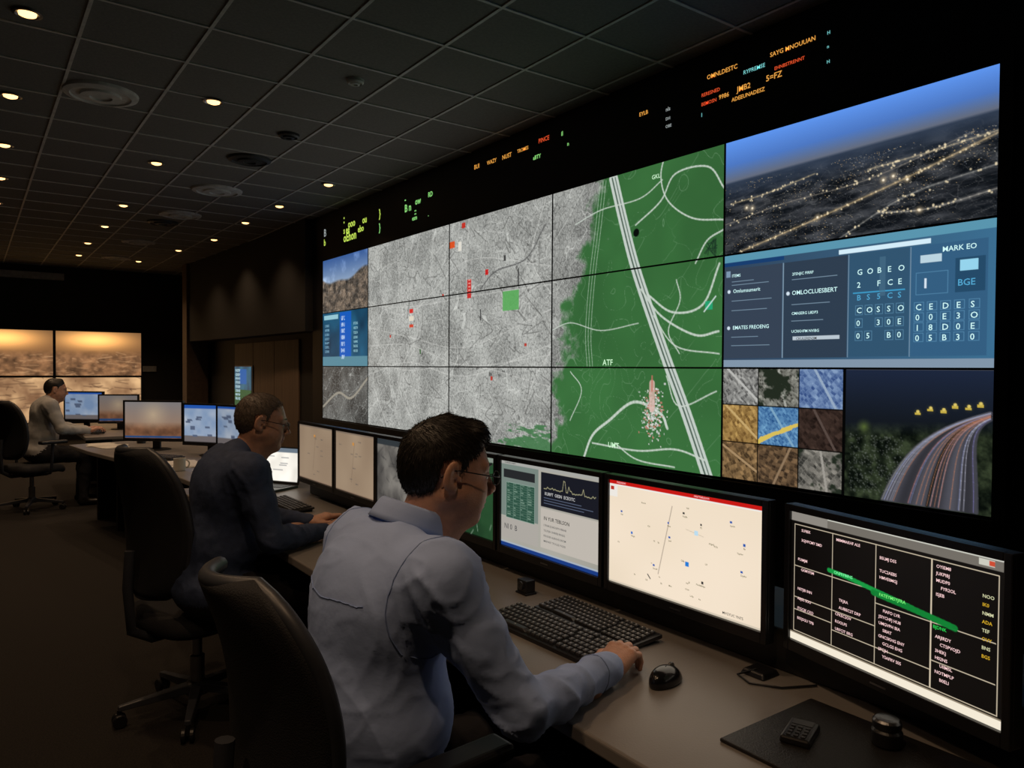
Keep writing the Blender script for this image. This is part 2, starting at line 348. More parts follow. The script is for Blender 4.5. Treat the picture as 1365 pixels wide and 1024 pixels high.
for P,w in[([(885,200),(878,235),(888,268),(920,290),(962,292)],.010),([(845,300),(878,268),(897,232),(940,222),(962,250)],.011),([(862,392),(895,415),(935,405),(957,350)],.014),([(853,385),(880,420),(925,445),(957,440)],.014),([(870,420),(900,460),(958,470)],.009),
           ([(778,612),(790,580),(812,560),(845,535),(880,550),(890,570)],.020),([(790,590),(850,600),(900,598),(940,612)],.012),([(820,590),(850,612),(900,622)],.010),([(888,500),(905,540),(955,520)],.009),([(735,440),(760,430),(800,440),(850,430)],.007),([(765,300),(800,280),(850,265),(880,240)],.008),([(760,560),(775,520),(760,495)],.008),([(905,470),(890,440),(905,400),(900,372)],.008),([(925,350),(940,320),(962,305)],.010)]:
    cv.poly([W(*p) for p in P],w,wh,.9)
a,bb=W(870,548)
for _ in range(300):
    da,db=random.gauss(0,.05),random.gauss(0,.075); cv.rect(a+da,bb+db,a+da+random.uniform(.006,.02),bb+db+random.uniform(.006,.015),random.choice([(.9,.9,.88),(.85,.85,.85),(.78,.5,.45),(.7,.75,.7)]),.85)
a,bb=W(869,520); cv.line((a,bb-.05),(a,bb+.12),.05,(.86,.72,.68),.85); cv.line((a,bb-.10),(a,bb),.012,(.8,.45,.4),.85)
a,bb=W(846,310); cv.disc(a,bb,.028,(.03,.05,.04)); 
a,bb=W(945,330)
for _ in range(16): cv.line((a+random.uniform(-.05,.05),bb+random.uniform(-.06,.06)),(a+random.uniform(-.05,.05),bb+random.uniform(-.06,.06)),.006,(.10,.2,.14),.8)
a,bb=W(944,405); cv.rect(a-.03,bb-.02,a+.03,bb+.03,(.15,.65,.45)); cv.line((a-.04,bb+.04),(a+.05,bb-.05),.008,(.85,.9,.9))
cv.real=True
for px,py,t,h,c in[(866,234,'GKL',.03,(.9,.95,.9)),(803,478,'ATF',.045,(.8,.95,.8)),(811,588,'UMT',.04,(.9,.95,.9))]:
    a,bb=W(px,py); cv.text(a,bb,h,t,c)
cv.build('screen_green_map',(WX,Y0,ZT),(0,-1,0),(0,0,-1),.95,vw)
# right column
Y0=colY[4]; cv=Cv(Y0-colY[5],H,.0034,real=True); w1=cv.w; r1=.685; r2=1.37
q=cv.sl(0,0,w1,r1); A=cv.A[q];B=cv.B[q]; hz=.245-.03*A
t=np.clip(B/hz,0,1)[...,None]; s0,s1,s2=np.array((.38,.60,.96)),np.array((.31,.48,.78)),np.array((.40,.43,.50))
sky=np.where(t<.6,s0+(s1-s0)*t/.6,s1+(s2-s1)*(t-.6)/.4)
f=fbm(A.shape[0],A.shape[1],20,12,5)[...,None]; f=np.clip((f-.5)*2.4+.5,0,1); gr=np.array((.06,.075,.095))*(1-f)+np.array((.25,.26,.28))*f
hz2=np.clip((B-hz)*70,0,1)[...,None]; far=np.array((.20,.25,.33)); dd=np.clip((B-hz)/.16,0,1)[...,None]; gr=far*(1-dd)+gr*dd
cv.I[q]=sky*(1-hz2)+gr*hz2
e=vor_edges(A,B*3.2,.20,.9); k=(np.clip(1-e/.010,0,1)*dd[...,0]*hz2[...,0]*.40)[...,None]; cv.I[q]=cv.I[q]*(1-k)+np.array((.50,.50,.50))*k
e=vor_edges(A,B*2.6,.07,.95); k=(np.clip(1-e/.008,0,1)*dd[...,0]**2*hz2[...,0]*.22)[...,None]; cv.I[q]=cv.I[q]*(1-k)+np.array((.50,.49,.47))*k
for _ in range(2300):
    a=random.uniform(0,w1); bb=.27+.41*random.random()**1.3
    v=mnoise.noise(Vector((a*4,bb*9,2.)))+ .12-abs(bb-(.62-.22*a))*1.2
    if v<.0 and random.random()<.9: continue
    s=.0034; c=random.choice([(.95,.80,.55),(.9,.86,.75),(.7,.6,.45),(.6,.62,.66)]); cv.rect(a,bb,a+s*random.choice([1,1,2]),bb+s,c,random.uniform(.15,.65))
for P,w,c in[([(.12,.675),(.6,.56),(1.1,.43),(1.5,.31)],.009,(.95,.82,.6)),([(.0,.50),(.4,.44),(.9,.40),(1.4,.28)],.004,(.7,.65,.58)),([(.75,.68),(1.1,.52),(1.5,.45)],.005,(.75,.74,.7)),([(.95,.58),(1.2,.60),(1.5,.56)],.007,(.8,.77,.72)),([(.9,.35),(1.2,.33),(1.5,.30)],.006,(.9,.82,.66)),([(.05,.38),(.3,.36),(.6,.31)],.005,(.9,.8,.6))]:
    cv.poly(P,w*3,c,.10); cv.poly(P,w,c,.42)
    for i in range(len(P)-1):
        for _ in range(12):
            t=random.random(); a=P[i][0]*(1-t)+P[i+1][0]*t; bb=P[i][1]*(1-t)+P[i+1][1]*t; cv.disc(a+random.gauss(0,.012),bb+random.gauss(0,.006),.005,(1,.92,.75),.75)
for a,bb in[(.16,.42),(.2,.43),(.62,.55),(1.03,.41),(.98,.42),(1.16,.60),(1.1,.44)]: cv.disc(a,bb,.03,(1,.88,.68),.7,True); cv.disc(a,bb,.006,(1,.95,.85))
# dashboard
q=cv.sl(0,r1,w1,r2); A=cv.A[q];t=(A/w1)[...,None]; cv.I[q]=np.array((.20,.27,.36))*(1-t)+np.array((.24,.44,.58))*t
cv.rect(0,r1,w1,r1+.05,(.36,.60,.70)); cv.rect(0,r2-.045,w1,r2,(.52,.60,.68)); 
cv.rect(0,r1+.05,.42,r1+.075,(.10,.25,.45)); cv.rect(.75,r1+.06,1.22,r1+.085,(.85,.95,1.))
cv.rect(.0,r1+.09,.41,r2-.055,(.22,.27,.34)); cv.rect(.42,r1+.09,.80,r2-.055,(.19,.25,.32)); cv.rect(.81,r1+.09,1.12,r2-.06,(.20,.34,.45)); cv.rect(1.13,r1+.09,1.47,r2-.06,(.21,.38,.52))
for a in(.413,.802,1.122): cv.rect(a,r1+.09,a+.004,r2-.055,(.50,.60,.68))
wt=(.86,.92,.97)
cv.text(.06,r1+.12,.018,'ITEMS',wt); cv.rect(.02,r1+.1,.05,r1+.14,(.5,.6,.7))
for a,bb,tx in[(.02,.21,'Omlumsumerit'),(.02,.43,'EMATES FREOENG')]: cv.disc(a+.02,r1+bb+.014,.011,wt); cv.text(a+.05,r1+bb,.023,tx,wt)
for bb in(.165,.185,.28,.34,.50,.55): cv.rect(.06,r1+bb,.06+random.uniform(.12,.3),r1+bb+.004,(.50,.60,.68))
for bb in(.15,.37,.47): cv.text(.47,r1+bb,.016,rtext(7)+' '+rtext(5),wt)
for bb in(.19,.33,.42): cv.rect(.47,r1+bb,.47+random.uniform(.12,.28),r1+bb+.004,(.50,.60,.68))
cv.disc(.445,r1+.265,.011,wt); cv.text(.47,r1+.25,.025,'OMLOCLUESBERT',wt); cv.rect(.48,r1+.51,.76,r1+.53,(.75,.8,.84)); cv.text(.5,r1+.512,.015,rtext(10),(.1,.15,.2))
for r,row in enumerate(['GOBEO','2 FCE','BS5CS','COSSO','0 30E','05 B0']):
    for k,ch in enumerate(row): 
        if ch!=' ': cv.text(.85+k*.053,r1+.17+r*.066,.030,ch,wt if r!=2 else (.35,.7,.85))
        if r>2 and ch!=' ': cv.frame(.843+k*.053,r1+.163+r*.066,.884+k*.053,r1+.212+r*.066,(.32,.50,.62),.003)
cv.rect(.83,r1+.29,1.10,r1+.30,(.25,.62,.80)); cv.rect(.97,r1+.12,1.0,r1+.32,(.3,.45,.55),.6)
for r,row in enumerate(['CEDES','00E3O','18D0E','05B30']):
    for k,ch in enumerate(row): cv.text(1.15+k*.062,r1+.37+r*.05,.030,ch,wt); cv.frame(1.143+k*.062,r1+.363+r*.05,1.19+k*.062,r1+.407+r*.05,(.32,.52,.66),.003)
cv.rect(1.17,r1+.14,1.27,r1+.175,(.75,.85,.9)); cv.text(1.27,r1+.105,.026,'MARK EO',wt); cv.rect(1.33,r1+.17,1.46,r1+.33,(.15,.30,.42)); cv.rect(1.35,r1+.18,1.43,r1+.23,(.6,.85,.95)); cv.text(1.34,r1+.265,.032,'BGE',(.4,.75,.9)); cv.rect(1.19,r1+.25,1.2,r1+.3,wt); cv.frame(1.15,r1+.22,1.30,r1+.33,(.32,.52,.66),.003)
# thumbnails: aerial feeds
tw=.79/3; th=(H-r2)/3
cols=[((.2,.2,.2),(.8,.8,.78)),((.18,.18,.16),(.7,.7,.66)),((.16,.26,.48),(.62,.72,.84)),((.30,.20,.09),(.85,.70,.42)),((.12,.28,.50),(.50,.70,.84)),((.10,.07,.06),(.30,.23,.2)),((.15,.11,.07),(.70,.56,.38)),((.12,.09,.07),(.58,.46,.33)),((.15,.15,.14),(.66,.64,.6))]
for i in range(9):
    r,c=divmod(i,3); a0,b0=c*tw,r2+r*th; lo,hi=np.array(cols[i][0]),np.array(cols[i][1])
    q=cv.sl(a0,b0,a0+tw-.007,b0+th-.007); A=cv.A[q];B=cv.B[q]; ca,cb=A-a0-tw/2,B-b0-th/2; an=random.uniform(.2,1.2)
    wb=(fbm(A.shape[0],A.shape[1],4,4,3)-.5)*.03; ra,rb=ca*math.cos(an)+cb*math.sin(an)+9+wb,-ca*math.sin(an)+cb*math.cos(an)+9-wb
    cs=random.choice([.016,.020,.026]); gi=np.floor(ra/cs).astype(int)%31; gj=np.floor(rb/(cs*.7)).astype(int)%37; T=rng.random((31,37)); v=T[gi,gj]
    v=v*.6+fbm(A.shape[0],A.shape[1],5,5,5)*.55-.08
    ed=np.minimum((ra/cs)%1,(rb/(cs*.7))%1); v=np.where(ed<.2,v*.5+.32,v)
    v=np.clip(v+(rng.random(v.shape)-.5)*.15,0,1); col=lo*(1-v[...,None])+hi*v[...,None]
    dq=np.abs(ca*math.sin(an*2+.5)+cb*math.cos(an*2+.5)-.02)<.007; col=np.where(dq[...,None],hi*.8+.1,col)
    if i in(1,8):
        pt=np.clip((fbm(A.shape[0],A.shape[1],3,3,4)-.5)*12,0,1)[...,None]; col=col*(1-pt)+np.array((.14,.17,.13))*pt
    if i==4: col=np.where((np.abs(cb+.4*ca-.03+wb)<.014)[...,None],np.array((.86,.76,.36)),col)
    cv.I[q]=col
    cv.rect(a0+tw-.007,b0,a0+tw,b0+th,(.02,.02,.02)); cv.rect(a0,b0+th-.007,a0+tw,b0+th,(.02,.02,.02))
# highway
h0=.80; q=cv.sl(h0,r2,w1,H); A=cv.A[q]-h0;B=cv.B[q]-r2; t=np.clip(B/.26,0,1)[...,None]
cv.I[q]=np.array((.12,.16,.25))*(1-t)+np.array((.08,.10,.13))*t
f=fbm(A.shape[0],A.shape[1],18,18,5)[...,None]; f=np.clip((f-.5)*2+.5,0,1); g=np.clip((B-(.28-.06*A))*14,0,1)[...,None]
hill=np.array((.03,.05,.035))*(1-f)+np.array((.22,.26,.18))*f; cv.I[q]=cv.I[q]*(1-g)+hill*g
def hw(o,t):
    P0=np.array((.20+o*.44,.66));P1=np.array((.30+o*.34,.40));P2=np.array((.42+o*.17,.29));P3=np.array((.69,.20+o*.03))
    p=(1-t)**3*P0+3*(1-t)**2*t*P1+3*(1-t)*t*t*P2+t**3*P3; return (h0+p[0],r2+p[1])
for o in np.linspace(0,1,60):
    g=.26+.06*math.sin(o*19); cv.poly([hw(o,t) for t in np.linspace(0,1,12)],.016,(g,g,g*1.12),.9,False)
cv.poly([hw(.5,t) for t in np.linspace(0,1,16)],.014,(.09,.10,.09),.9,False); cv.poly([hw(0,t) for t in np.linspace(0,1,16)],.006,(.5,.5,.5),.8,False)
for _ in range(22):
    o=random.random(); c=random.choice([(.75,.75,.82),(.5,.48,.72),(.75,.5,.38),(.6,.6,.65),(.7,.42,.35),(.48,.52,.7)]); cv.poly([hw(o,t) for t in np.linspace(0,1,16)],.0038,c,.6,False)
for _ in range(420):
    a=h0+.02+random.random()*.28; bb=r2+.34+random.random()*.30
    if a<hw(0,np.clip((H-bb)/.5,0,1))[0]: cv.disc(a,bb,.0035,(.42,.44,.42),.45)
for k,(x_,y_) in enumerate([(.37,.215),(.43,.195),(.49,.20),(.54,.175),(.60,.18),(.65,.165)]): cv.rect(h0+x_-.014,r2+y_,h0+x_+.014,r2+y_+.012,(.9,.78,.3),.9); cv.disc(h0+x_,r2+y_-.006,.008,(.95,.85,.45)); cv.disc(h0+x_,r2+y_,.03,(.6,.55,.25),.3,True)
cv.disc(h0+.1,r2+.30,.05,(.5,.6,.25),.6,True)
cv.rect(h0-.012,r2,h0,H,(.02,.02,.02)); cv.rect(h0,r2,w1,r2+.007,(.4,.4,.42))
cv.build('screen_camera_feeds',(WX,Y0,ZT),(0,-1,0),(0,0,-1),.95,vw)
# LED ticker lettering
LC=dict(a=(1,.45,.08),r=(.9,.10,.03),c=(.22,.7,.7),g=(.3,.8,.22),w=(.4,.45,.45),y=(.65,.9,.12))
LM={k:nmat('led_'+k,v,.5,emis=v,estr=.85) for k,v in LC.items()}
led=empty('led_ticker_display')
for px,py,t,c,h in[(937,108,'OMNLDESTC','a',9),(985,101,'RYPREMSE','c',8),(1020,78,'SAYG MNOUUAN','a',9),(1095,48,'H','c',7),(1095,66,'n','c',7),(1095,86,'H','c',7),(930,131,'RERESNED','r',7),(953,134,'9986','a',9),(977,124,'JMB2','a',11),(1015,110,'5=FZ','a',12),(1026,95,'EHNBSTRENNT','r',7),(930,143,'BEMOSN','r',7),(970,137,'ADEEUNADESZ','a',8),(930,157,'I','c',8),(848,157,'EYLB','a',8),(883,150,'nls','w',8),(883,162,'DH','w',6),(883,172,'OBE','w',6),(630,228,'BUI','a',9),(647,222,'WAZY','a',8),(667,215,'NUST','a',9),(687,206,'TROMES','a',7),(715,193,'PINCE','r',9),(745,183,'il','g',9),(708,215,'aBTY','g',8),(753,196,'n','g',8),
   (431,318,'B','w',15),(431,330,'b','y',13),(457,300,':','y',18),(463,306,'ooo','y',15),(482,300,'ou','y',14),(457,314,'s ee','y',13),(476,312,'ebo','y',13),(457,325,'oEhon','y',17),(504,292,'}','y',16),(504,310,'}','g',15),
   (538,272,'-','g',13),(538,285,'B n','g',15),(552,275,'ow','g',13),(551,288,'::','g',13),(569,265,'RD','g',10),(569,290,'.','g',10),(548,296,'esm','g',9)]:
    yy,zz=wallpt(px,py); u=(px-682)/1000; z=WX/(.586+.81*u)
    cu=D.curves.new('led_text','FONT'); cu.body=t; cu.size=h*z/1000*.92; cu.resolution_u=2; cu.offset=cu.size*(.008 if c not in'yg' else .02)
    o=D.objects.new('led_text',cu); link(o,led,LM[c]); o.location=(WX+.003,yy,zz); o.rotation_euler=(math.pi/2,0,-math.pi/2)

# ---------------- MONITORS ----------------
def monitor(loc,yaw,w,h,zc,paint,res=.0014,strength=1.0,name='computer_monitor',real=False,sample=True,riser=False):
    e=empty(name,(loc[0],loc[1],DESK),yaw); z0=zc-h/2-DESK; z1=zc+h/2-DESK; bz=.016; bb=.028
    b=MB(); b.box(.004,.030,-w/2-bz,w/2+bz,z0-bb,z1+bz)
    for (y0,y1,a,c) in[(-w/2-bz,-w/2,z0-bb,z1+bz),(w/2,w/2+bz,z0-bb,z1+bz),(-w/2,w/2,z1,z1+bz),(-w/2,w/2,z0-bb,z0)]: b.box(-.006,.006,y0,y1,a,c)
    b.obj('bezel',M['bezel'],e,bevel=.002)
    b=MB(); b.box(.028,.055,-w*.33,w*.33,z0+.03,z1-.04,1.); b.obj('back_shell',M['black'],e,bevel=.012)
    if riser:
        b=MB(); b.box(.055,.085,-.04,.04,.112,z0+.18); b.box(.06,.14,-.07,.07,.106,.116); b.obj('stand_neck',M['black'],e,bevel=.003)
    else:
        b=MB(); b.box(.05,.075,-.035,.035,.012,z0+.14); b.box(.045,.06,-.05,.05,z0+.08,z0+.18); b.obj('stand_neck',M['black'],e,bevel=.004)
        b=MB(); b.rev([(.11,0),(.11,.006),(.09,.012),(.02,.014)],32,(.08,0,0)); b.obj('stand_foot',M['black'],e)
    b=MB(); b.box(-.0075,-.006,-.02,.02,z0-.017,z0-.013); b.obj('brand_strip',M['chrome'],e)
    c=Cv(w,h,res,real=real); paint(c); c.build('screen',(.002,w/2,z1),(0,-1,0),(0,0,-1),strength,e,sample)
    return e
def p_cream(c):
    w,h=c.w,c.h; c.noise(0,0,w,h,(.93,.86,.76),(.98,.91,.82),.4,2)
    c.rect(0,0,w,.012,(.80,.10,.08)); c.rect(0,.012,w,.017,(.95,.95,.93)); c.rect(0,.012,.035,.05,(.95,.93,.9)); c.rect(.006,.02,.02,.03,(.75,.2,.15))
    c.text(.03,.003,.005,rtext(9),(1,.9,.9)); c.text(w*.6,.003,.005,rtext(12),(1,.9,.9))
    c.line((.25,.045),(.20,.245),.0018,(.55,.5,.45)); c.line((.30,.10),(.36,.11),.001,(.75,.7,.62))
    for _ in range(34):
        a=random.uniform(.02,w-.05);bb=random.uniform(.035,h-.03); c.text(a,bb,.0048,rtext(random.randint(2,6)).capitalize(),(.30,.26,.24),.9)
        if random.random()<.3: c.rect(a,bb-.008,a+.007,bb-.002,random.choice([(.15,.35,.7),(.2,.2,.2),(.2,.45,.8)]))
    c.rect(.33,.10,.342,.112,(.75,.88,.95)); c.rect(.30,.19,.312,.202,(.15,.5,.85)); c.text(w-.12,h-.020,.007,rtext(6)+' '+rtext(4),(.15,.12,.1)); c.line((.16,h-.055),(.17,h-.045),.003,(.2,.2,.2))
    c.rect(0,h-.006,w,h,(.85,.80,.72))
def p_table(c):
    w,h=c.w,c.h; c.noise(0,0,w,h,(.03,.026,.024),(.07,.058,.05),.3,2); cr=(.84,.78,.68)
    c.rect(0,0,w,.022,(.45,.43,.40)); c.rect(.0,.0,w,.005,(.8,.8,.76)); c.rect(0,.0,.11,.022,(.55,.53,.5)); c.rect(w-.05,.006,w-.02,.018,(.8,.8,.75)); c.rect(w-.03,.008,w-.02,.016,(.8,.3,.2))
    X=[.012,.125,.24,.37,w-.012]
    c.frame(.010,.03,w-.010,h-.022,cr,.002)
    for x in X[1:-1]: c.rect(x,.03,x+.0018,h-.022,cr)
    for a0,a1,bb in[(.012,.24,.13),(.012,.24,.205),(.24,.50,.155),(.125,.37,.25),(.012,.125,.235),(.37,.50,.23)]: c.rect(a0,bb,a1,bb+.0016,cr)
    for i in range(4):
        n=[10,14,17,17][i]
        for r in range(n):
            bb=.038+r*(.235/n)
            if .105<bb<.155 and 0<i: continue
            if random.random()<.82: c.text(X[i]+.010+random.choice([0,0,.01]),bb,.0066,rtext(random.randint(5,8))+(random.choice(['',' '+rtext(3)]) if i<3 else ''),(.92,.86,.76))
    for r in range(8): c.text(w-.042,.070+r*.016,.0068,rtext(3),(.85,.72,.2) if r%2 else (.85,.8,.7))
    c.poly([(.115,.116),(.17,.120),(.25,.130),(.33,.14)],.010,(.08,.60,.26),.95); c.poly([(.235,.134),(.33,.142),(.42,.152)],.013,(.05,.50,.20),.95); c.text(.13,.113,.007,rtext(9),(.5,1,.6)); c.text(.25,.130,.007,rtext(12),(.5,1,.5)); c.text(.375,.158,.007,rtext(5),(.2,.9,.4))
    c.rect(0,h-.018,w,h,(.96,.92,.84)); c.rect(0,h-.020,w,h-.016,(.55,.5,.42))
def p_windows(c):
    w,h=c.w,c.h; c.noise(0,0,w,h,(.68,.67,.63),(.74,.73,.69),.3,2); c.rect(0,0,w,.012,(.70,.70,.68)); c.text(.02,.003,.005,rtext(16),(.3,.3,.3))
    c.rect(.0,.012,.22,.20,(.50,.56,.53)); c.rect(.015,.03,.20,.062,(.16,.17,.18)); c.rect(.03,.075,.20,.205,(.19,.34,.28)); c.frame(.03,.075,.20,.205,(.6,.7,.65),.002)
    for r in range(14): c.rect(.034,.084+r*.0085,.196,.0848+r*.0085,(.33,.46,.40))
    for r in range(14):
        for k in range(4): 
            if random.random()<.8: c.rect(.037+k*.041,.0795+r*.0085,.037+k*.041+random.uniform(.008,.030),.082+r*.0085,(.50,.62,.55))
    for k in range(1,4): c.rect(.033+k*.041,.077,.0338+k*.041,.203,(.45,.58,.52))
    c.rect(.235,.018,.525,.135,(.10,.11,.15)); c.text(.255,.082,.011,'KURFT  OESN  ECEOTC',(.85,.85,.9))
    P=[(.25,.072)]
    for k in range(40): P.append((.25+.0065*(k+1),.072-abs(random.gauss(0,.004))-(.034 if k in(15,16) else .018 if k in(19,30) else 0)))
    c.poly(P,.0020,(.80,.78,.6),1,False)
    for k in range(3): c.rect(.25,.103+k*.009,.25+random.uniform(.15,.25),.1045+k*.009,(.4,.45,.55))
    c.rect(.235,.14,.525,.275,(.80,.77,.73)); c.text(.25,.165,.013,'IN YUR TEBLSON',(.2,.2,.22))
    for k in range(4): c.text(.25,.192+k*.018,.007,rtext(8)+' '+rtext(7)+' '+rtext(5),(.35,.35,.35))
    c.rect(0,.205,.22,.28,(.72,.70,.67)); c.text(.02,.225,.020,'NI 0  B',(.25,.25,.25)); c.rect(0,h-.014,w,h,(.10,.25,.55)); c.rect(0,h-.018,w,h-.012,(.7,.75,.8))
def p_green(c):
    w,h=c.w,c.h; c.noise(0,0,w,h,(.13,.28,.17),(.19,.36,.22),.1,3); c.rect(0,0,w,.02,(.6,.65,.6))
    for _ in range(40): a=random.random()*w;bb=random.random()*h; c.line((a,bb),(a+random.uniform(-.08,.08),bb+random.uniform(-.06,.06)),.0025,(.7,.8,.7))
    for _ in range(14): c.text(random.random()*w*.8,random.random()*h*.9,.007,rtext(5),(.85,.9,.85))
def p_doc(c):
    w,h=c.w,c.h; c.noise(0,0,w,h,(.62,.53,.44),(.70,.61,.51),.25,2); c.rect(0,0,w,.012,(.5,.45,.4))
    for _ in range(9): a=random.uniform(.03,w-.1);bb=random.uniform(.03,h-.03); c.text(a,bb,.007,rtext(6),(.35,.3,.25))
    c.line((w*.5,.05),(w*.42,h-.06),.003,(.5,.42,.35)); c.rect(w*.45,.05,w*.5,.065,(.85,.6,.3)); c.frame(0,0,w,h,(.6,.5,.42),.004)
def p_grey(c):
    w,h=c.w,c.h; c.noise(0,0,w,h,(.35,.34,.33),(.62,.60,.57),.1,4); c.rect(0,0,w,.03,(.25,.28,.3))
    for _ in range(30): a=random.random()*w;bb=random.random()*h; c.line((a,bb),(a+random.uniform(-.08,.08),bb+random.uniform(-.06,.06)),.004,(.25,.25,.25),.6)
def p_sun(c):
    w,h=c.w,c.h; t=(c.B/h)[...,None]; c.I=np.array((.52,.50,.50))*(1-t)+np.array((.66,.50,.38))*t
    f=fbm(c.ny,c.nx,6,8,4)[...,None]; k=np.clip((t-.55)*5,0,1); c.I=c.I*(1-k)+(np.array((.30,.2,.15))*(1-f)+np.array((.65,.45,.32))*f)*k; c.disc(w*.5,h*.35,w*.35,(.85,.75,.6),.6,True); c.rect(0,h-.02,w,h,(.12,.3,.5))
def p_blue(c):
    w,h=c.w,c.h; c.noise(0,0,w,h,(.50,.60,.74),(.72,.76,.82),.15,3); c.rect(0,0,w,.03,(.15,.35,.7)); c.rect(0,h-.05,w,h,(.45,.42,.42))
    for _ in range(9): c.text(random.random()*w*.6,.05+random.random()*h*.7,.010,rtext(6),(.35,.4,.5))
monitor((1.575,1.395),0,.545,.31,1.01,p_cream,.0018,.95,real=True,riser=True)
monitor((1.555,.815),math.radians(-12),.515,.31,1.005,p_table,.0015,1.0,real=True,riser=True)
monitor((1.575,1.975),0,.53,.31,1.01,p_windows,.0018,.85,real=True,riser=True)
monitor((1.575,2.55),0,.53,.31,1.01,p_green,.004,.7,riser=True,real=True)
monitor((1.575,3.07),0,.40,.31,1.01,p_grey,.005,.6,riser=True)
monitor((1.575,3.535),0,.47,.31,1.01,p_doc,.005,.8,riser=True,real=True)
monitor((1.575,4.06),0,.50,.31,1.01,p_doc,.005,.8,riser=True,real=True)
monitor((1.60,6.55),math.radians(35),.46,.31,1.02,p_blue,.008,.85)
monitor((1.32,7.25),math.radians(50),.52,.32,1.02,p_sun,.008,.85)
monitor((1.72,6.15),math.radians(20),.46,.31,1.02,p_blue,.012,.7)
monitor((1.10,10.2),math.radians(50),.46,.32,1.02,p_blue,.012,.7)
monitor((1.42,9.85),math.radians(62),.42,.30,1.0,p_sun,.012,.6)

# far wall displays
def p_sunset(c):
    w,h=c.w,c.h; t=(c.B/h)[...,None]; c.I=np.array((.42,.30,.20))*(1-t)+np.array((.58,.40,.25))*t
    g=np.exp(-(((c.A-w*.45)/(w*.42))**2+((c.B-h*.18)/(h*.22))**2))[...,None]; c.I=c.I+g*np.array((.85,.62,.32))
    f=fbm(c.ny,c.nx,9,12,5)[...,None]; k=np.clip((t-.42)*6,0,1); gr=np.array((.20,.14,.10))*(1-f)+np.array((.78,.56,.38))*f; c.I=c.I*(1-k)+gr*k
    for _ in range(40): a=random.random()*w; bb=h*(.5+.5*random.random()); c.line((a,bb),(a+random.uniform(-.3,.3),bb+random.uniform(-.05,.05)),.015,(.8,.62,.45),.5)
def p_haze(c):
    w,h=c.w,c.h; c.noise(0,0,w,h,(.52,.38,.27),(.92,.75,.55),.4,4)
    for _ in range(60): a=random.random()*w; bb=h*random.random(); c.line((a,bb),(a+random.uniform(-.4,.4),bb+random.uniform(-.06,.06)),.02,(.35,.25,.18),.5)
for k,(x0,z1,p) in enumerate([(-.20,2.20,p_sunset),(1.39,2.20,p_sunset),(-.20,1.27,p_haze),(1.39,1.27,p_haze)]):
    e=empty('wall_display',(x0,17.4,z1)); b=MB(); b.box(-.02,1.58,0.006,.1,-.93,.02); b.obj('housing',M['bezel'],e,bevel=.004)
    c=Cv(1.54,.89,.015); p(c); c.build('screen',(.01,0.0,-.01),(1,0,0),(0,0,-1),1.05,e)
e=empty('wall_display',(3.80,13.6,1.50)); b=MB(); b.box(.006,.05,-1.0,.02,-.72,.02); b.obj('housing',M['bezel'],e)
c=Cv(.95,.68,.012); c.noise(0,0,.95,.68,(.12,.3,.4),(.2,.45,.55),.2,3); c.rect(0,.4,.95,.68,(.16,.36,.22)); c.rect(.3,.05,.7,.3,(.1,.4,.7))
for r in range(8): c.text(.05,.05+r*.07,.04,rtext(9),(.7,.85,.9))
c.build('screen',(0,0,0),(0,-1,0),(0,0,-1),.8,e)

# ---------------- DESKS ----------------
def desk(name,front,back,riser=False):
    e=empty(name); n=len(front); V=[];F=[]
    for z in(DESK-.035,DESK):
        for p in front: V.append((*p,z))
        for p in back: V.append((*p,z))
    N=2*n
    for i in range(n-1):
        F.append((N+i,N+i+1,N+n+i+1,N+n+i)[::-1]); F.append((i,i+1,n+i+1,n+i)); F.append((i,N+i,N+i+1,i+1)); F.append((n+i,n+i+1,N+n+i+1,N+n+i))
    F.append((0,n,N+n,N)); F.append((n-1,N+n-1,N+2*n-1,2*n-1))
    me=D.meshes.new('top'); me.from_pydata(V,[],F); o=D.objects.new('top',me); link(o,e,M['desk']); 
    bm=bmesh.new(); bm.from_mesh(me); bmesh.ops.recalc_face_normals(bm,faces=bm.faces); bm.to_mesh(me); bm.free()
    md=o.modifiers.new('b','BEVEL'); md.width=.006; md.segments=3; md.limit_method='ANGLE'
    b=MB()
    for i in range(n-1):
        for (p,q) in((back[i],back[i+1]),):
            d=Vector((q[0]-p[0],q[1]-p[1],0)); L=d.length; Mx=Matrix.Translation((p[0],p[1],0))@Matrix.Rotation(math.atan2(d.y,d.x),4,'Z')
            b.box(0,L,-.0,.03,0,DESK-.036,Mx=Mx)
    for i in range(0,n):
        p,q=Vector(front[i]),Vector(back[i]); d=q-p; Mx=Matrix.Translation((p.x,p.y,0))@Matrix.Rotation(math.atan2(d.y,d.x),4,'Z'); b.box(.25,d.length,-.015,.015,0,DESK-.036,Mx=Mx)
    b.obj('panels',M['deskdark'],e)
    return e
desk('console_desk',[(1.025,-.7),(1.025,.5),(1.025,2.35),(1.025,4.9)],[(1.95,-.7),(1.95,.5),(1.95,2.35),(1.95,4.9)])
desk('console_desk',[(1.16,5.15),(1.12,5.8),(1.0,6.6),(.84,7.5),(.76,8.2)],[(2.0,5.15),(1.98,5.9),(1.9,6.9),(1.75,7.8),(1.65,8.4)])
desk('console_desk',[(.98,8.95),(.98,10.0),(.98,11.2)],[(1.8,8.95),(1.8,10.0),(1.8,11.2)])
b=MB(); b.box(1.634,1.95,-.7,4.3,DESK,DESK+.105); b.obj('dark_gap_riser',M['deskdark'],bevel=.006)  # added dark box, fills the shadowed gap beneath the monitors

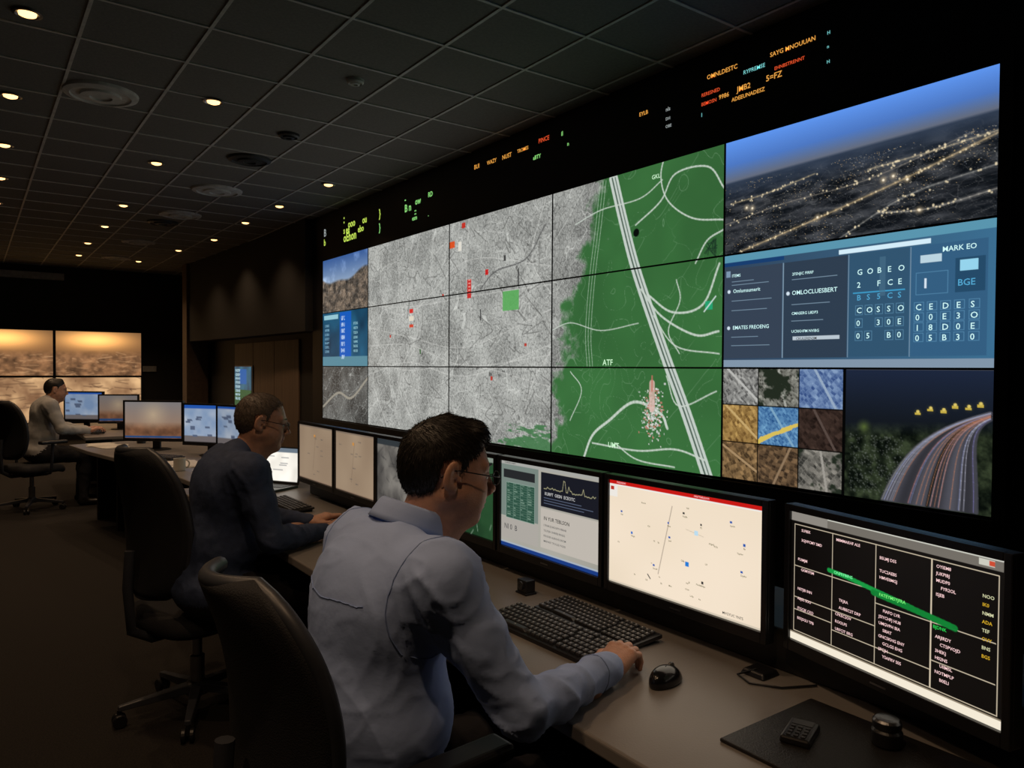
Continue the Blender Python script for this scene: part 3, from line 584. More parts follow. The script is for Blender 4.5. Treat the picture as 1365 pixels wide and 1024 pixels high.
# ---------------- keyboards, mouse, small items ----------------
def keyboard(x,y,L=.42,Dp=.145,yaw=0.,name='computer_keyboard'):
    e=empty(name,(x,y,DESK+.0005),yaw); T=Matrix.Rotation(math.radians(-5),4,'Y')
    b=MB(); b.box(-Dp/2,Dp/2,-L/2,L/2,.006,.018,Mx=T); b.box(-Dp/2,-Dp/2+.02,-L/2+.02,-L/2+.05,0.0,.012); b.box(Dp/2-.02,Dp/2-.005,-L/2+.02,L/2-.02,0.0,.016); b.box(-Dp/2,-Dp/2+.02,L/2-.05,L/2-.02,0.0,.012)
    b.obj('case',M['black'],e,bevel=.003)
    k=MB(); g=MB(); rows=6; py=(L-.016)/22.
    for r in range(rows):
        x1=Dp/2-.010-r*(Dp-.02)/rows; x0=x1-(Dp-.02)/rows+.003
        yy=L/2-.008; cnt=0
        while yy>-L/2+.012:
            wk=py
            if r==5 and 3<=cnt<4: wk=py*6
            elif cnt==0 and r>1: wk=py*1.6
            if abs((L/2-yy)-L*.68)<py*.5 or abs((L/2-yy)-L*.83)<py*.4: yy-=py*.4; cnt+=1
            y0=max(yy-wk+.0025,-L/2+.006); 
            if yy-y0>.006:
                k.box(x0,x1,y0,yy,.018,.026,.82,Mx=T)
                cx,cy=(x0+x1)/2,(y0+yy)/2; g.box(cx-.0018,cx+.0025,cy-.0018,cy+.0022,.0262,.0266,Mx=T)
            yy-=wk; cnt+=1
    k.obj('keys',M['key'],e,bevel=.0012,seg=1); g.obj('key_legends',M['legend'],e)
    return e
keyboard(1.315,1.63,.44,.15,math.radians(2)); keyboard(1.475,1.62,.42,.135,math.radians(-2))
keyboard(1.38,3.30,.42,.14); keyboard(1.38,3.95,.42,.14); keyboard(1.25,6.6,.42,.14,.5); keyboard(1.1,9.55,.42,.14,.3)
def mouse(x,y,yaw):
    e=empty('computer_mouse',(x,y,DESK),yaw); V=[];F=[];n,m=28,14
    for j in range(m+1):
        ph=j/m*math.pi/2
        for i in range(n):
            a=2*math.pi*i/n; cx,cy=math.cos(a),math.sin(a)
            rx=.058*cx; ry=.033*cy*(1+.10*cx)
            s=math.cos(ph)**.7 if j<m else 0.
            zz=.037*math.sin(ph)
            V.append((rx*s-.008*math.sin(ph),ry*s*(1 if j else .94),zz+ .002 if j else .001))
    for j in range(m):
        for i in range(n): k=(i+1)%n; F.append((j*n+i,j*n+k,(j+1)*n+k,(j+1)*n+i))
    F.append(tuple(reversed(range(n))))
    me=D.meshes.new('shell'); me.from_pydata(V,[],F); me.polygons.foreach_set('use_smooth',[True]*len(F)); o=D.objects.new('shell',me); link(o,e,nmat('mouse_gloss',(.010,.010,.012),.18))
    b=MB(); b.rev([(.010,-.004),(.011,-.002),(.011,.002),(.010,.004)],18,(.028,0,.030),Mx=Matrix.Rotation(math.pi/2,4,'X')); b.obj('scroll_wheel',M['key'],e)
    tube('button_seam',[(.05,0,.0235),(.04,0,.029),(.018,0,.0365),(.0,0,.0395)],.0007,M['key'],e)
    return e
mouse(1.345,1.225,.25); mouse(1.25,2.85,0)
e=empty('webcam',(1.50,1.985,DESK)); b=MB(); b.box(-.020,.020,-.025,.025,.006,.048); b.box(-.024,.024,-.03,.03,0,.007); b.obj('body',M['black'],e,bevel=.004)
b=MB(); b.rev([(.014,0),(.014,.006),(.009,.007),(.002,.004)],20,(-.020,0,.03),Mx=Matrix.Rotation(-math.pi/2,4,'Y')); b.obj('lens',M['key'],e)
b=MB(); b.box(1.22,1.54,.42,.965,DESK,DESK+.008); o=b.obj('desk_blotter',nmat('blotter_leather',(.012,.011,.011),.45,bump=.2,bscale=300),bevel=.003)
e=empty('desk_phone_handset',(1.36,.875,DESK+.0085),math.radians(20)); b=MB(); b.box(-.05,.05,-.03,.03,0,.014,.93); b.obj('body',M['black'],e,bevel=.004)
b=MB()
for i in range(4):
    for j in range(3): b.box(-.04+i*.014,-.032+i*.014,-.018+j*.014,-.010+j*.014,.014,.0165)
b.obj('buttons',M['key'],e); b=MB(); b.box(.018,.042,-.02,.02,.0138,.0148); b.obj('display',M['key'],e)
e=empty('lidded_jar',(1.47,.755,DESK+.0085)); b=MB(); b.rev([(.026,0),(.029,.004),(.029,.028),(.024,.034)],32,(0,0,0)); b.obj('jar_body',M['black'],e,smooth=False,bevel=.001)
b=MB(); b.rev([(.026,.034),(.027,.038),(.027,.048),(.022,.053),(.012,.054)],32,(0,0,0)); b.obj('lid',nmat('jar_lid_metal',(.14,.14,.145),.3,1.),e,bevel=.001)
b=MB(); b.box(1.54,1.61,1.09,1.16,DESK,DESK+.014,.8); b.obj('usb_hub',M['black'],bevel=.004)
tube('monitor_cable',[(1.56,1.125,DESK+.016),(1.52,1.15,DESK+.004),(1.50,1.10,DESK+.004),(1.54,1.04,DESK+.004),(1.62,1.0,DESK+.004)],.0025,M['black'])
def papers(cx,cy,sp):
    b=MB()
    for k in range(6):
        Mx=Matrix.Translation((cx+random.uniform(-.05,.05),cy+random.uniform(-sp,sp),DESK+.0005+k*.0012))@Matrix.Rotation(random.uniform(-.5,.5),4,'Z'); b.box(-.105,.105,-.148,.148,0,.0008,Mx=Mx)
    b.obj('paper_stack',M['paper'])
papers(1.45,5.5,.1); papers(1.05,7.9,.15); papers(1.35,6.1,.1)
def glow_laptop(x,y,yaw,paint):
    e=empty('glow_laptop',(x,y,DESK),yaw); b=MB(); b.box(-.12,.12,-.17,.17,0,.016); b.obj('base',M['key'],e,bevel=.003)
    b=MB()
    for r in range(5):
        for c in range(12): b.box(.0+r*.018,.014+r*.018,-.14+c*.0235,-.12+c*.0235,.016,.0185)
    b.obj('keys',M['black'],e)
    Mx=Matrix.Translation((.12,0,.016))@Matrix.Rotation(math.radians(15),4,'Y'); b=MB(); b.box(0,.008,-.17,.17,0,.235,Mx=Mx); b.obj('lid',M['key'],e,bevel=.002)
    c=Cv(.32,.21,.006); paint(c); o=Mx@Vector((-.001,.16,.225)); dn=(Mx.to_3x3()@Vector((0,0,-1))); c.build('screen',tuple(o),(0,-1,0),tuple(dn),1.1,e)
def p_white(c): 
    c.noise(0,0,c.w,c.h,(.88,.86,.82),(1,.98,.94),.1,2); c.rect(0,0,c.w,.03,(.4,.45,.5))
    for _ in range(8): a=random.random()*.2;bb=random.random()*.2; c.rect(a,bb,a+.06,bb+.006,(.6,.6,.6))
glow_laptop(1.46,4.62,math.radians(30),p_white)  # added laptop; its white screen stands in for a bright glow on the desk
def mug(x,y,m):
    e=empty('coffee_mug',(x,y,DESK)); b=MB(); b.rev([(.036,0),(.040,.004),(.041,.09),(.038,.09),(.036,.008),(.002,.007)],28); b.obj('cup',m,e,smooth=False)
    tube('handle',[(.04+.026*math.sin(t),0,.047-.028*math.cos(t)) for t in np.linspace(0,math.pi,12)],.005,m,e)
mug(1.22,5.75,M['paper']); mug(1.35,8.0,M['black'])

# ---------------- CHAIRS ----------------
def chair(x,y,yaw,name='office_chair',top=.53):
    e=empty(name,(x,y,0),yaw)
    nt,ns=30,18; V=[];F=[]; edgeL=[];edgeR=[]
    for i in range(nt+1):
        t=i/nt; hw=.25*(max(0,1-abs(2*t-1)**3.6))**(1/3.6)*(.88+.12*math.sin(t*math.pi)); hw=max(hw,.10 if i in(0,nt) else hw)
        z=.56+top*t
        for j in range(ns+1):
            s=-1+2*j/ns; xx=-.245-.085*t*t+.035*math.sin(t*math.pi*.9)+.055*s*s
            V.append((xx,s*hw,z))
        edgeL.append(V[-ns-1]); edgeR.append(V[-1])
    for i in range(nt):
        for j in range(ns): a=i*(ns+1)+j; F.append((a,a+1,a+ns+2,a+ns+1))
    me=D.meshes.new('backrest'); me.from_pydata(V,[],F); me.polygons.foreach_set('use_smooth',[True]*len(F)); o=D.objects.new('backrest',me); link(o,e,M['fabric'])
    md=o.modifiers.new('s','SOLIDIFY'); md.thickness=.035; md.offset=0
    topr=V[nt*(ns+1):(nt+1)*(ns+1)]; botr=V[:ns+1]
    tube('back_frame',edgeR+list(reversed(topr))+list(reversed(edgeL))+botr,.017,M['rim'],e,cyclic=True)
    V=[];F=[];n=40;m=9
    prof=[(.0,.475),(.5,.478),(.8,.478),(.94,.470),(1.0,.445),(1.0,.42),(.95,.40),(.6,.395),(.0,.395)]
    for r,z in prof:
        for i in range(n):
            a=2*math.pi*i/n; c,s_=math.cos(a),math.sin(a); ex=.5
            X=np.sign(c)*abs(c)**ex*.245*r; Y=np.sign(s_)*abs(s_)**ex*.26*r
            zz=z-(.03*max(0,(X-.12)/.12)**2 if z<.5 else 0)
            V.append((X+.01,Y,zz))
    for k in range(m-1):
        for i in range(n): j=(i+1)%n; F.append((k*n+i,k*n+j,(k+1)*n+j,(k+1)*n+i))
    me=D.meshes.new('seat'); me.from_pydata(V,[],F); me.polygons.foreach_set('use_smooth',[True]*len(F)); link(D.objects.new('seat',me),e,M['fabric'])
    tube('back_bracket',[(-.05,0,.37),(-.20,0,.37),(-.285,0,.42),(-.30,0,.60),(-.29,0,.75)],.020,M['rim'],e)
    for sg in(-1,1):
        tube('arm_post_%s'%('r' if sg<0 else 'l'),[(.0,sg*.20,.385),(.02,sg*.30,.40),(.02,sg*.325,.46),(.03,sg*.33,.70)],.014,M['rim'],e)
        b=MB(); b.box(-.10,.17,sg*.33-.038,sg*.33+.038,.70,.735); b.obj('arm_pad_%s'%('r' if sg<0 else 'l'),M['black'],e,bevel=.014,seg=4)
    b=MB(); b.box(-.12,.12,-.09,.09,.35,.395); b.obj('tilt_mechanism',M['black'],e,bevel=.01)
    b=MB(); b.rev([(.030,.09),(.030,.24),(.020,.245),(.020,.36)],20); b.obj('gas_lift',M['chrome'],e)
    b=MB(); w=MB()
    b.rev([(.05,.075),(.05,.12),(.035,.13)],20)
    for k in range(5):
        a=2*math.pi*k/5+.3; Mx=Matrix.Rotation(a,4,'Z'); base=len(b.v)
        P=[(.03,-.026,.085),(.03,.026,.085),(.03,.022,.125),(.03,-.022,.125),(.31,-.015,.068),(.31,.015,.068),(.31,.012,.088),(.31,-.012,.088)]
        b.v+=[tuple(Mx@Vector(p)) for p in P]
        for q in((0,1,5,4),(1,2,6,5),(2,3,7,6),(3,0,4,7),(4,5,6,7),(3,2,1,0)): b.f.append(tuple(base+i for i in q)); b.m.append(0)
        for sg in(-1,1):
            w.rev([(.024,-.009),(.028,-.006),(.028,.006),(.024,.009)],18,tuple(Mx@Vector((.305,sg*.016,.0285))),Mx=(Mx@Matrix.Rotation(math.pi/2,4,'X')))
        w.box(.296,.314,-.006,.006,.03,.072,Mx=Mx)
    b.obj('star_base',M['rim'],e,bevel=.004); w.obj('casters',M['black'],e)
    return e
chair(.70,1.57,math.radians(5),top=.52); chair(.80,3.44,math.radians(17),top=.60); chair(.52,9.22,math.radians(25),top=.57)

# ---------------- PEOPLE (signed distance field -> surface nets) ----------------
def surface_nets(Fv,org,h):
    nx,ny,nz=Fv.shape; S=Fv<0
    cs=np.zeros((nx-1,ny-1,nz-1),np.int8)
    for a in(0,1):
        for b_ in(0,1):
            for c in(0,1): cs+=S[a:nx-1+a,b_:ny-1+b_,c:nz-1+c]
    mix=(cs>0)&(cs<8); I=np.argwhere(mix); idx=-np.ones(mix.shape,np.int64); idx[mix]=np.arange(len(I))
    C=[(a,b_,c) for a in(0,1) for b_ in(0,1) for c in(0,1)]
    vals={c:Fv[I[:,0]+c[0],I[:,1]+c[1],I[:,2]+c[2]] for c in C}
    P=np.zeros((len(I),3)); n=np.zeros(len(I))
    for c in C:
        for ax in range(3):
            if c[ax]==0:
                d=list(c); d[ax]=1; d=tuple(d); va,vb=vals[c],vals[d]; m=(va<0)!=(vb<0)
                t=np.where(m,va/np.where(m,va-vb,1),0); pt=np.array(c,float)[None,:].repeat(len(I),0); pt[:,ax]=t
                P+=pt*m[:,None]; n+=m
    V=(I+P/n[:,None])*h+org; Fs=[]
    for ax in range(3):
        o1,o2=(ax+1)%3,(ax+2)%3
        sa=[slice(None)]*3; sb=[slice(None)]*3; sa[ax]=slice(0,-1); sb[ax]=slice(1,None)
        E=np.argwhere(S[tuple(sa)]!=S[tuple(sb)])
        ok=(E[:,o1]>0)&(E[:,o2]>0)&(E[:,o1]<Fv.shape[o1]-1)&(E[:,o2]<Fv.shape[o2]-1); E=E[ok]
        ins=S[E[:,0],E[:,1],E[:,2]]
        def g(d1,d2):
            q=E.copy(); q[:,o1]+=d1; q[:,o2]+=d2; return idx[q[:,0],q[:,1],q[:,2]]
        Q=np.stack([g(-1,-1),g(0,-1),g(0,0),g(-1,0)],1); Q=np.where(ins[:,None],Q,Q[:,::-1]); Fs.append(Q)
    return V,np.concatenate(Fs)
class Sdf:
    def __init__(s): s.p=[]
    def cone(s,a,b,ra,rb,k=.03,g=0,op=1): s.p.append(('c',np.array(a,np.float32),np.array(b,np.float32),ra,rb,k,g,op))
    def ell(s,c,r,k=.03,g=0,op=1,R=None): s.p.append(('e',np.array(c,np.float32),np.array(r,np.float32),R,0,k,g,op))
    def one(s,q,P):
        if q[0]=='c':
            _,a,b_,ra,rb=q[:5]; ba=b_-a; pa=P-a; t=np.clip((pa@ba)/float(ba@ba),0,1); d=pa-t[...,None]*ba
            return np.sqrt((d*d).sum(-1))-(ra+(rb-ra)*t)
        p=P-q[1]
        if q[3] is not None: p=p@q[3]
        r=q[2]; k0=np.sqrt(((p/r)**2).sum(-1)); k1=np.sqrt(((p/(r*r))**2).sum(-1)); return k0*(k0-1)/np.maximum(k1,1e-6)
    def ev(s,P):
        d=None
        for q in s.p:
            v=s.one(q,P); k=q[5]
            if d is None: d=v; continue
            if q[7]==1: h=np.maximum(k-np.abs(d-v),0)/k; d=np.minimum(d,v)-h*h*k*.25
            else: v=-v; h=np.maximum(k-np.abs(d-v),0)/k; d=np.maximum(d,v)+h*h*k*.25
        return d
    def labels(s,P):
        G=max(q[6] for q in s.p)+1; best=np.full((G,len(P)),9.)
        for q in s.p:
            if q[7]==1: best[q[6]]=np.minimum(best[q[6]],s.one(q,P))
        return best.argmin(0)
    def mesh(s,lo,hi,h,post=None):
        lo=np.array(lo,np.float32); n=(np.ceil((np.array(hi)-lo)/h)).astype(int)+1
        out=np.empty(tuple(n),np.float32)
        ys=lo[1]+np.arange(n[1])*h; zs=lo[2]+np.arange(n[2])*h
        st=max(1,int(300000/(n[1]*n[2])))
        for i in range(0,n[0],st):
            xs=lo[0]+np.arange(i,min(n[0],i+st))*h; P=np.stack(np.meshgrid(xs,ys,zs,indexing='ij'),-1).astype(np.float32)
            v=s.ev(P); 
            if post: v=post(P,v)
            out[i:i+len(xs)]=v
        return surface_nets(out,lo,h)
def displace(o,fn):
    me=o.data; n=len(me.vertices); co=np.empty(n*3,np.float32); me.vertices.foreach_get('co',co); co=co.reshape(-1,3)
    no=np.empty(n*3,np.float32); me.vertex_normals.foreach_get('vector',no); no=no.reshape(-1,3)
    d=np.array([fn(Vector(c.tolist())) for c in co]); co+=no*d[:,None]; me.vertices.foreach_set('co',co.ravel()); me.update()
def fold(p):
    arm=min(1,max(0,(abs(p.y)-.17)/.05)); waist=max(0,1-abs(p.z-.70)/.14); k=.48+.62*max(arm,waist*.8)
    w=mnoise.noise(p*3.)*1.0
    n=mnoise.noise(Vector((p.x*8+p.z*3+w,p.y*8-w,p.z*5+w))); r=max(0,1-abs(n)*2.8)
    q=mnoise.noise(Vector((p.x*15+p.z*9+w,p.y*12-w,p.z*17-p.x*8))); r2=max(0,1-abs(q)*2.8)
    return k*(.0065*r*r+.0032*r2*r2-.0025)
def limb_mid(a,b_,t): return tuple(np.array(a)*(1-t)+np.array(b_)*t)
def strands(o,mat,par,n,length,r):
    me=o.data; P=me.polygons; cu=D.curves.new('hair_strands','CURVE'); cu.dimensions='3D'; cu.bevel_depth=r; cu.bevel_resolution=0
    rs=random.Random(3); idx=[rs.randrange(len(P)) for _ in range(n)]; crown=Vector((-.045,0,.13))
    for i in idx:
        c=P[i].center.copy(); nr=P[i].normal.copy()
        f=(c-crown); f=f-nr*f.dot(nr)
        if f.length<1e-4: continue
        f.normalize()
        if c.z>.07: f=(f*.45+Vector((.75,.25*math.copysign(1,c.y+.02),0))); f=f-nr*f.dot(nr); f.normalize()
        f=(f+Vector((rs.gauss(0,.13),rs.gauss(0,.13),rs.gauss(0,.13)))).normalized()
        L=length*rs.uniform(.6,1.2)*(1.15 if c.z>.07 else .6)
        sp=cu.splines.new('POLY'); sp.points.add(2)
        for k,(t,hh,rr) in enumerate([(0,-.0005,1.),(.5,.0012,1.),(1.,.0006+rs.uniform(0,.0016),.15)]):
            q=c+f*L*t+nr*hh-Vector((0,0,.14*L*t*t)); sp.points[k].co=(*q,1); sp.points[k].radius=rr
    so=D.objects.new('hair_strands',cu); link(so,par,mat)

def build_head(par,loc,yaw,pitch,hairmat,glasses=False,scale=1.,h=.003,quiff=False,thin=False,nst=0):
    e=D.objects.new('head',None); SC.collection.objects.link(e); e.parent=par; e.location=loc; e.rotation_euler=(0,pitch,yaw); e.scale=(scale,)*3
    s=Sdf()
    s.ell((-.014,0,.034),(.098,.076,.088)); s.ell((.030,0,-.015),(.060,.063,.085),k=.03)
    s.ell((.026,0,-.074),(.054,.057,.042),k=.035); s.ell((.070,0,-.098),(.019,.022,.017),k=.03)
    for g in(-1,1):
        s.ell((.058,g*.036,-.026),(.026,.021,.020),k=.02); s.ell((.052,g*.036,-.055),(.026,.022,.026),k=.03)
        s.cone((.02,g*.058,-.04),(-.02,g*.06,-.05),.014,.012,k=.03)
        s.cone((.084,g*.008,.024),(.070,g*.045,.026),.010,.009,k=.016)
    s.ell((.098,-.032,.002),(.014,.018,.010),k=.012,op=-1); s.ell((.098,.032,.002),(.014,.018,.010),k=.012,op=-1)
    for g in(-1,1): s.ell((.076,g*.032,.0085),(.013,.016,.006),k=.004); s.ell((.075,g*.032,-.006),(.013,.015,.005),k=.004)
    s.cone((.086,0,.018),(.108,0,-.022),.0070,.0100,k=.014); s.ell((.111,0,-.029),(.0125,.0115,.0095),k=.010)
    for g in(-1,1): s.ell((.101,g*.0125,-.034),(.012,.0085,.008),k=.006)
    s.ell((.088,0,-.048),(.012,.020,.012),k=.014)
    s.ell((.090,0,-.0585),(.0105,.024,.0062),k=.006,g=1); s.ell((.0885,0,-.0695),(.0105,.021,.0072),k=.006,g=1)
    s.ell((.105,0,-.0638),(.014,.024,.0013),k=.003,op=-1)
    s.cone((-.020,0,-.055),(-.052,0,-.180),.059,.064,k=.035)
    s.cone((.02,0,-.09),(-.01,0,-.17),.036,.047,k=.04)
    for g in(-1,1):
        R=np.array(Matrix.Rotation(g*-.38,3,'Z')@Matrix.Rotation(.18,3,'Y'),dtype=np.float32)
        s.ell((-.018,g*.083,.0),(.020,.0085,.033),k=.006,R=R); s.ell((-.010,g*.080,-.026),(.010,.007,.011),k=.008)
        s.ell((-.011,g*.092,.004),(.0115,.0065,.020),k=.003,op=-1,R=R); s.ell((-.006,g*.088,-.010),(.006,.009,.008),k=.003,op=-1)
        s.ell((.003,g*.079,-.006),(.005,.005,.007),k=.004)
    V,Fq=s.mesh((-.14,-.115,-.20),(.14,.115,.14),h); lab=s.labels(V[Fq[:,0]])
    npmesh('face',V,Fq,[M['skin'],M['lip']],e,True,lab)
    for g in(-1,1):
        b=MB(); n=12; prof=[(.0118*math.sin(math.pi*i/n)+1e-5,-.0118*math.cos(math.pi*i/n)) for i in range(n+1)]
        b.rev(prof,18,(.0755,g*.032,.0015),Mx=Matrix.Rotation(math.pi/2,4,'Y')); b.obj('eyeball_%s'%('r' if g<0 else 'l'),M['eye'],e,smooth=True)
        b=MB(); b.rev([(.0055,0),(.0045,.0012),(.001,.0016)],16,(.0863,g*.032,.001),Mx=Matrix.Rotation(math.pi/2,4,'Y')); b.obj('iris_%s'%('r' if g<0 else 'l'),M['iris'],e)
        tube('eyebrow_%s'%('r' if g<0 else 'l'),[(.0935,g*.014,.026),(.092,g*.03,.031),(.080,g*.047,.027)],.0030,hairmat,e,radii=[.8,1.1,.3])
    hs=Sdf(); hs.ell((-.015,0,.036),(.1010,.0785,.0890)); hs.ell((-.040,0,-.005),(.0665,.0665,.066),k=.03)
    if quiff: hs.cone((.052,-.03,.098),(.052,.035,.098),.019,.017,k=.03); hs.cone((-.02,0,.113),(.05,0,.106),.012,.013,k=.03)
    elif not thin: hs.cone((.03,-.02,.103),(.03,.02,.103),.018,.018,k=.03)
    if thin:
        zx=[-.14,-.06,-.040,-.036,-.01,.006,.008,.018,.022,.030,.050,.070,.12]; zz=[-.066,-.058,-.044,.030,.038,.034,-.006,-.008,.040,.060,.085,.100,.108]
    else:
        zx=[-.14,-.06,-.044,-.038,-.01,.004,.006,.018,.022,.045,.062,.085,.12]; zz=[-.058,-.048,-.034,.030,.038,.032,-.010,-.012,.036,.050,.070,.086,.092]
    def post(P,v): return np.maximum(v,(np.interp(P[...,0],zx,zz)-P[...,2]).astype(np.float32)*.75)
    V,Fq=hs.mesh((-.15,-.12,-.10),(.13,.12,.16),h,post); o=npmesh('hair',V,Fq,hairmat,e)
    displace(o,lambda p:.0008*mnoise.noise(Vector((p.x*40,p.y*120,p.z*50))))
    if nst: strands(o,hairmat,e,nst,.019,.00055)
    if glasses:
        for g in(-1,1):
            tube('glasses_rim',[(.107,g*(.033)+.022*math.cos(t),.0+.016*math.sin(t)) for t in np.linspace(0,2*math.pi,24,endpoint=False)],.0012,M['glass'],e,cyclic=True)
            tube('glasses_temple',[(.106,g*.055,.006),(.095,g*.070,.007),(.05,g*.081,.010),(.0,g*.0865,.014),(-.022,g*.085,.012),(-.040,g*.080,-.006)],.0015,M['glass'],e)
        tube('glasses_bridge',[(.107,-.011,.003),(.114,0,.006),(.107,.011,.003)],.0011,M['glass'],e)
    return e
def build_hand(par,loc,d,side,curl=(15,35,22),pitch=14.,h=.0022,roll=0.):
    th=-side; e=D.objects.new('hand_%s'%('r' if side<0 else 'l'),None); SC.collection.objects.link(e); e.parent=par; e.location=loc
    e.rotation_euler=(math.radians(roll),-math.radians(pitch),math.atan2(d[1],d[0]))
    s=Sdf(); s.cone((-.07,0,-.004),(.0,0,0),.029,.026)
    Ys=[.030,.010,-.011,-.030]; Xl=[.088,.092,.087,.078]
    for y_,xl in zip(Ys,Xl): s.cone((.008,th*y_*.6,-.002),(xl,th*y_,0),.019,.0135,k=.014)
    s.ell((.04,th*.022,-.012),(.032,.016,.012),k=.015); s.ell((.04,-th*.024,-.010),(.035,.013,.012),k=.015)
    Ls=[(.042,.026,.020),(.046,.030,.021),(.043,.028,.020),(.034,.021,.018)]; Rr=[(.0104,.0093,.0085),(.0108,.0095,.0086),(.0102,.0091,.0083),(.0090,.008,.0074)]
    for i in range(4):
        s.ell((Xl[i],th*Ys[i],.006),(.010,.008,.008),k=.006)
        p=np.array((Xl[i],th*Ys[i],0.)); an=0; sp=th*Ys[i]*2.2
        for j in range(3):
            an+=math.radians(curl[j]+(i-1.5)*3); dv=np.array((math.cos(an),sp*.6*math.cos(an),-math.sin(an))); q=p+dv*Ls[i][j]
            r0=Rr[i][j]; r1=Rr[i][j+1] if j<2 else Rr[i][2]*.85
            s.cone(p,q,r0+.0006,r1,k=.0015 if j==1 else .003); p=q
    T=[(.018,th*.026,-.008),(.052,th*.052,-.014),(.080,th*.060,-.020),(.104,th*.054,-.026)]
    s.cone(T[0],T[1],.016,.0125,k=.014); s.cone(T[1],T[2],.0120,.0105,k=.004); s.cone(T[2],T[3],.0105,.0085,k=.004)
    V,Fq=s.mesh((-.09,-.09,-.10),(.21,.09,.04),h); o=npmesh('hand_skin',V,Fq,M['skin'],e)
    return e
def person(name,O,yaw,top,hair,Rel,Rwr,Lel,Lwr,headloc,hyaw,hpitch,fat=1.,vox=.008,glasses=False,collar=True,quiff=False,hs=1.,Rh=(1,.2),Lh=(1,-.2),cuff=True,hv=.003,knee_x=.44,Rcurl=(15,35,22),thin=False,nst=0):
    e=empty(name,(O[0],O[1],0),yaw); s=Sdf(); f=fat
    s.ell((0.0,0,.60),(.150*f,.185*f,.125),k=.05,g=0)
    s.ell((.045,0,.76),(.155*f,.178*f,.17),k=.06,g=0); s.ell((.055,0,.95),(.128*f,.185,.19),k=.06,g=0)
    s.ell((.055,0,1.04),(.105,.165,.11),k=.05,g=0)
    Sr,Sl=(.10,-.185,1.075),(.10,.185,1.075)
    for S_,El,Wr in((Sr,Rel,Rwr),(Sl,Lel,Lwr)):
        g=np.sign(S_[1])
        s.cone((.080,g*.06,1.115),S_,.052,.066,k=.05,g=0)
        s.cone((.05,g*.10,1.0),S_,.085,.070,k=.05,g=0)
        m=limb_mid(S_,El,.45); s.cone(S_,m,.072,.062,k=.04,g=0); s.cone(m,El,.062,.050,k=.02,g=0)
        m=limb_mid(El,Wr,.35); s.cone(El,m,.051,.049,k=.03,g=0); s.cone(m,Wr,.049,.035,k=.02,g=0)
        if cuff: 
            a=limb_mid(El,Wr,.84); s.cone(a,Wr,.0425,.0395,k=.004,g=0)
    s.cone((.085,0,1.10),(.118,0,1.145),.068,.056,k=.04,g=0)
    for g in(-1,1):
        hp=(.03,g*.095,.565); kn=(knee_x,g*.14,.53); an=(knee_x-.03,g*.15,.10)
        s.cone(hp,kn,.095,.066,k=.05,g=1); s.cone(kn,limb_mid(kn,an,.35),.064,.058,k=.03,g=1); s.cone(limb_mid(kn,an,.35),an,.058,.048,k=.03,g=1)
        s.cone((an[0]-.02,an[1],.045),(an[0]+.16,an[1]+g*.02,.036),.043,.034,k=.02,g=2)
    xs=[0,knee_x+.2,Rwr[0],Lwr[0]]
    lo=(-.25,min(-.32,Rel[1]-.08),-.01); hi=(max(xs)+.08,max(.32,Lel[1]+.08),1.28)
    V,Fq=s.mesh(lo,hi,vox); lab=s.labels(V[Fq[:,0]]); lab=np.where((lab==0)&(V[Fq[:,0],2]<.56),1,lab)
    o=npmesh('body',V,Fq,[top,M['trouser'],M['shoe']],e,True,lab); displace(o,fold)
    if collar:
        # stand band plus a flat turned-down leaf, open and pointed at the throat
        n=56; cx,cz,tl=.128,1.150,.40
        def ringpt(a,r,z): return (cx+r*math.cos(a)+z*.38, r*math.sin(a)*.97, cz+z-tl*r*math.cos(a))
        V=[];F=[]; prof=[(.0645,-.020),(.0640,.010),(.0650,.034),(.0675,.040),(.0710,.036)]
        for i in range(n):
            a=2*math.pi*i/n
            for r,z in prof: V.append(ringpt(a,r,z-.010*max(0,math.cos(a))**6))
            k_=1+.35*max(0,math.cos(a-.5))**10+.35*max(0,math.cos(a+.5))**10
            for t in(.35,.7,1.): V.append(ringpt(a,.0725+.0125*t,.034-.038*t*k_-.010*max(0,math.cos(a))**6))
        m=len(prof)+3
        for i in range(n):
            if i in(0,n-1): continue
            for j in range(m-1): k=(i+1)%n; F.append((i*m+j,k*m+j,k*m+j+1,i*m+j+1))
        me=D.meshes.new('collar'); me.from_pydata(V,[],F); me.polygons.foreach_set('use_smooth',[True]*len(F)); oc=D.objects.new('collar',me); link(oc,e,top); md=oc.modifiers.new('s','SOLIDIFY'); md.thickness=.0022
        # stitched seams: yoke across the back, armholes and cuffs, laid on the cloth surface
        from mathutils.bvhtree import BVHTree
        bt=BVHTree.FromPolygons([tuple(v.co) for v in o.data.vertices],[tuple(p.vertices) for p in o.data.polygons])
        def onskin(P):
            out=[]
            for p in P:
                h_=bt.find_nearest(Vector(p))
                if h_[0] is not None: out.append(tuple(h_[0]+h_[1]*.0004))
            return out
        tube('yoke_seam',onskin([(-.12,y_,1.035+.02*abs(y_)/.17) for y_ in np.linspace(-.17,.17,36)]),.0013,M['seam'],e)
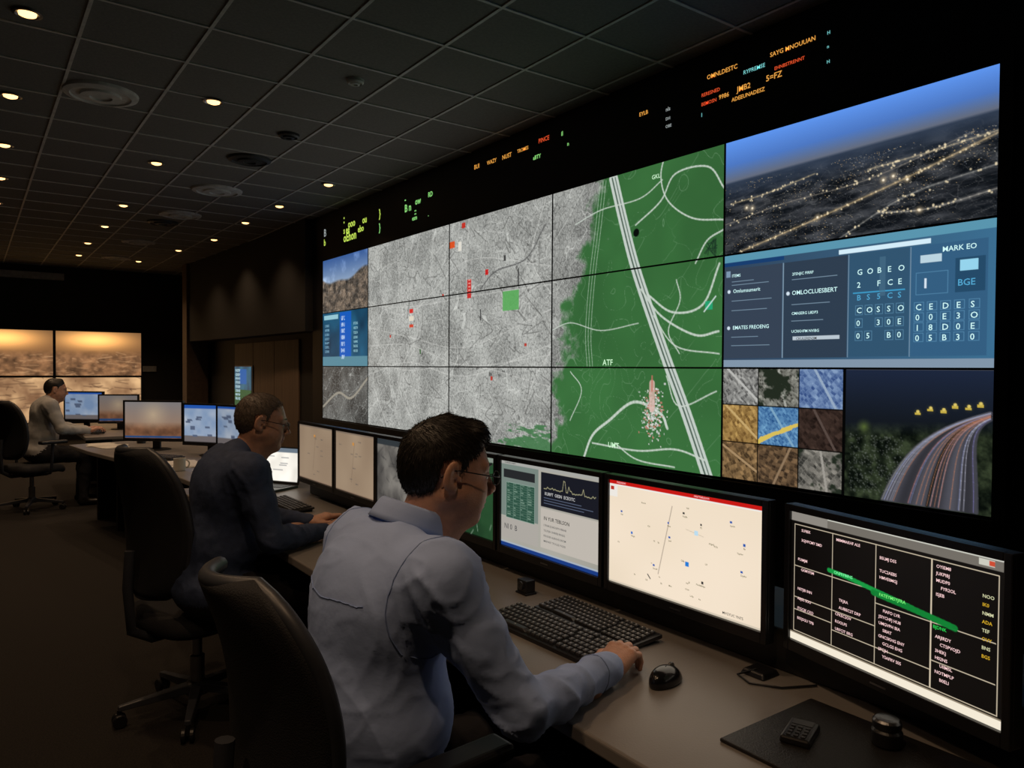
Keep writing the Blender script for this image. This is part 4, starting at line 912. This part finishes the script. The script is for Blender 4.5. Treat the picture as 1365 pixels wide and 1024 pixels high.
        for S_,El,Wr in((Sr,Rel,Rwr),(Sl,Lel,Lwr)):
            g=np.sign(S_[1]); P=[]
            for a in np.linspace(-.2*math.pi,1.25*math.pi,34): P.append((.085-.11*math.sin(a)*.9,g*(.175+.012*math.cos(a)),1.045+.12*math.cos(a)*-1*-1))
            tube('armhole_seam',onskin(P),.0013,M['seam'],e)
            c0=Vector(limb_mid(El,Wr,.84)); ax=(Vector(Wr)-Vector(El)).normalized(); u_=ax.orthogonal().normalized(); v_=ax.cross(u_)
            tube('cuff_seam',onskin([tuple(c0+(u_*math.cos(a)+v_*math.sin(a))*.05) for a in np.linspace(0,2*math.pi,26,endpoint=False)]),.0014,M['seam'],e,cyclic=True)
    build_head(e,headloc,hyaw,hpitch,hair,glasses,hs,hv,quiff,thin,nst)
    build_hand(e,Rwr,Rh,-1,curl=Rcurl,h=max(.0022,hv*.75)); build_hand(e,Lwr,Lh,1,h=max(.0022,hv*.75))
    return e
person('seated_man',(.66,1.48),0,M['shirtblue'],M['hairdark'],(.235,-.285,.812),(.555,-.185,.788),(.17,.30,.84),(.33,.19,.792),(.222,-.012,1.262),math.radians(-13),math.radians(8),fat=1.08,vox=.0072,glasses=True,quiff=True,hs=1.0,Rh=(1,.30),Rcurl=(25,45,30),nst=5500)
person('seated_man',(.80,3.22),0,M['sweater'],M['hairbrown'],(.17,-.27,.812),(.44,-.12,.790),(.2,.26,.84),(.46,.10,.790),(.215,0,1.262),math.radians(-14),math.radians(10),vox=.010,collar=False,hs=1.0,cuff=False,glasses=True,thin=True,nst=3500)
person('seated_man',(.58,9.35),0,M['shirtgrey'],M['hairdark'],(.2,-.27,.83),(.46,-.12,.80),(.2,.26,.84),(.46,.10,.80),(.17,0,1.24),0,math.radians(8),vox=.014,collar=False,hv=.006)

# ---------------- CAMERA / WORLD ----------------
w=D.worlds.new('room_ambient'); SC.world=w; w.use_nodes=True; w.node_tree.nodes['Background'].inputs[0].default_value=(.5,.45,.4,1); w.node_tree.nodes['Background'].inputs[1].default_value=.01
cd=D.cameras.new('camera'); cd.sensor_width=36; cd.lens=36*1000/1365; cd.clip_start=.02; cd.clip_end=60
co=D.objects.new('camera',cd); SC.collection.objects.link(co); SC.camera=co
R_=Matrix.Rotation(math.radians(-35.9),4,'Z')@Matrix.Rotation(math.radians(88.8),4,'X')@Matrix.Rotation(math.radians(.35),4,'Z')
co.matrix_world=Matrix.Translation((0,0,1.5))@R_
print('verts',sum(len(m.vertices) for m in D.meshes))
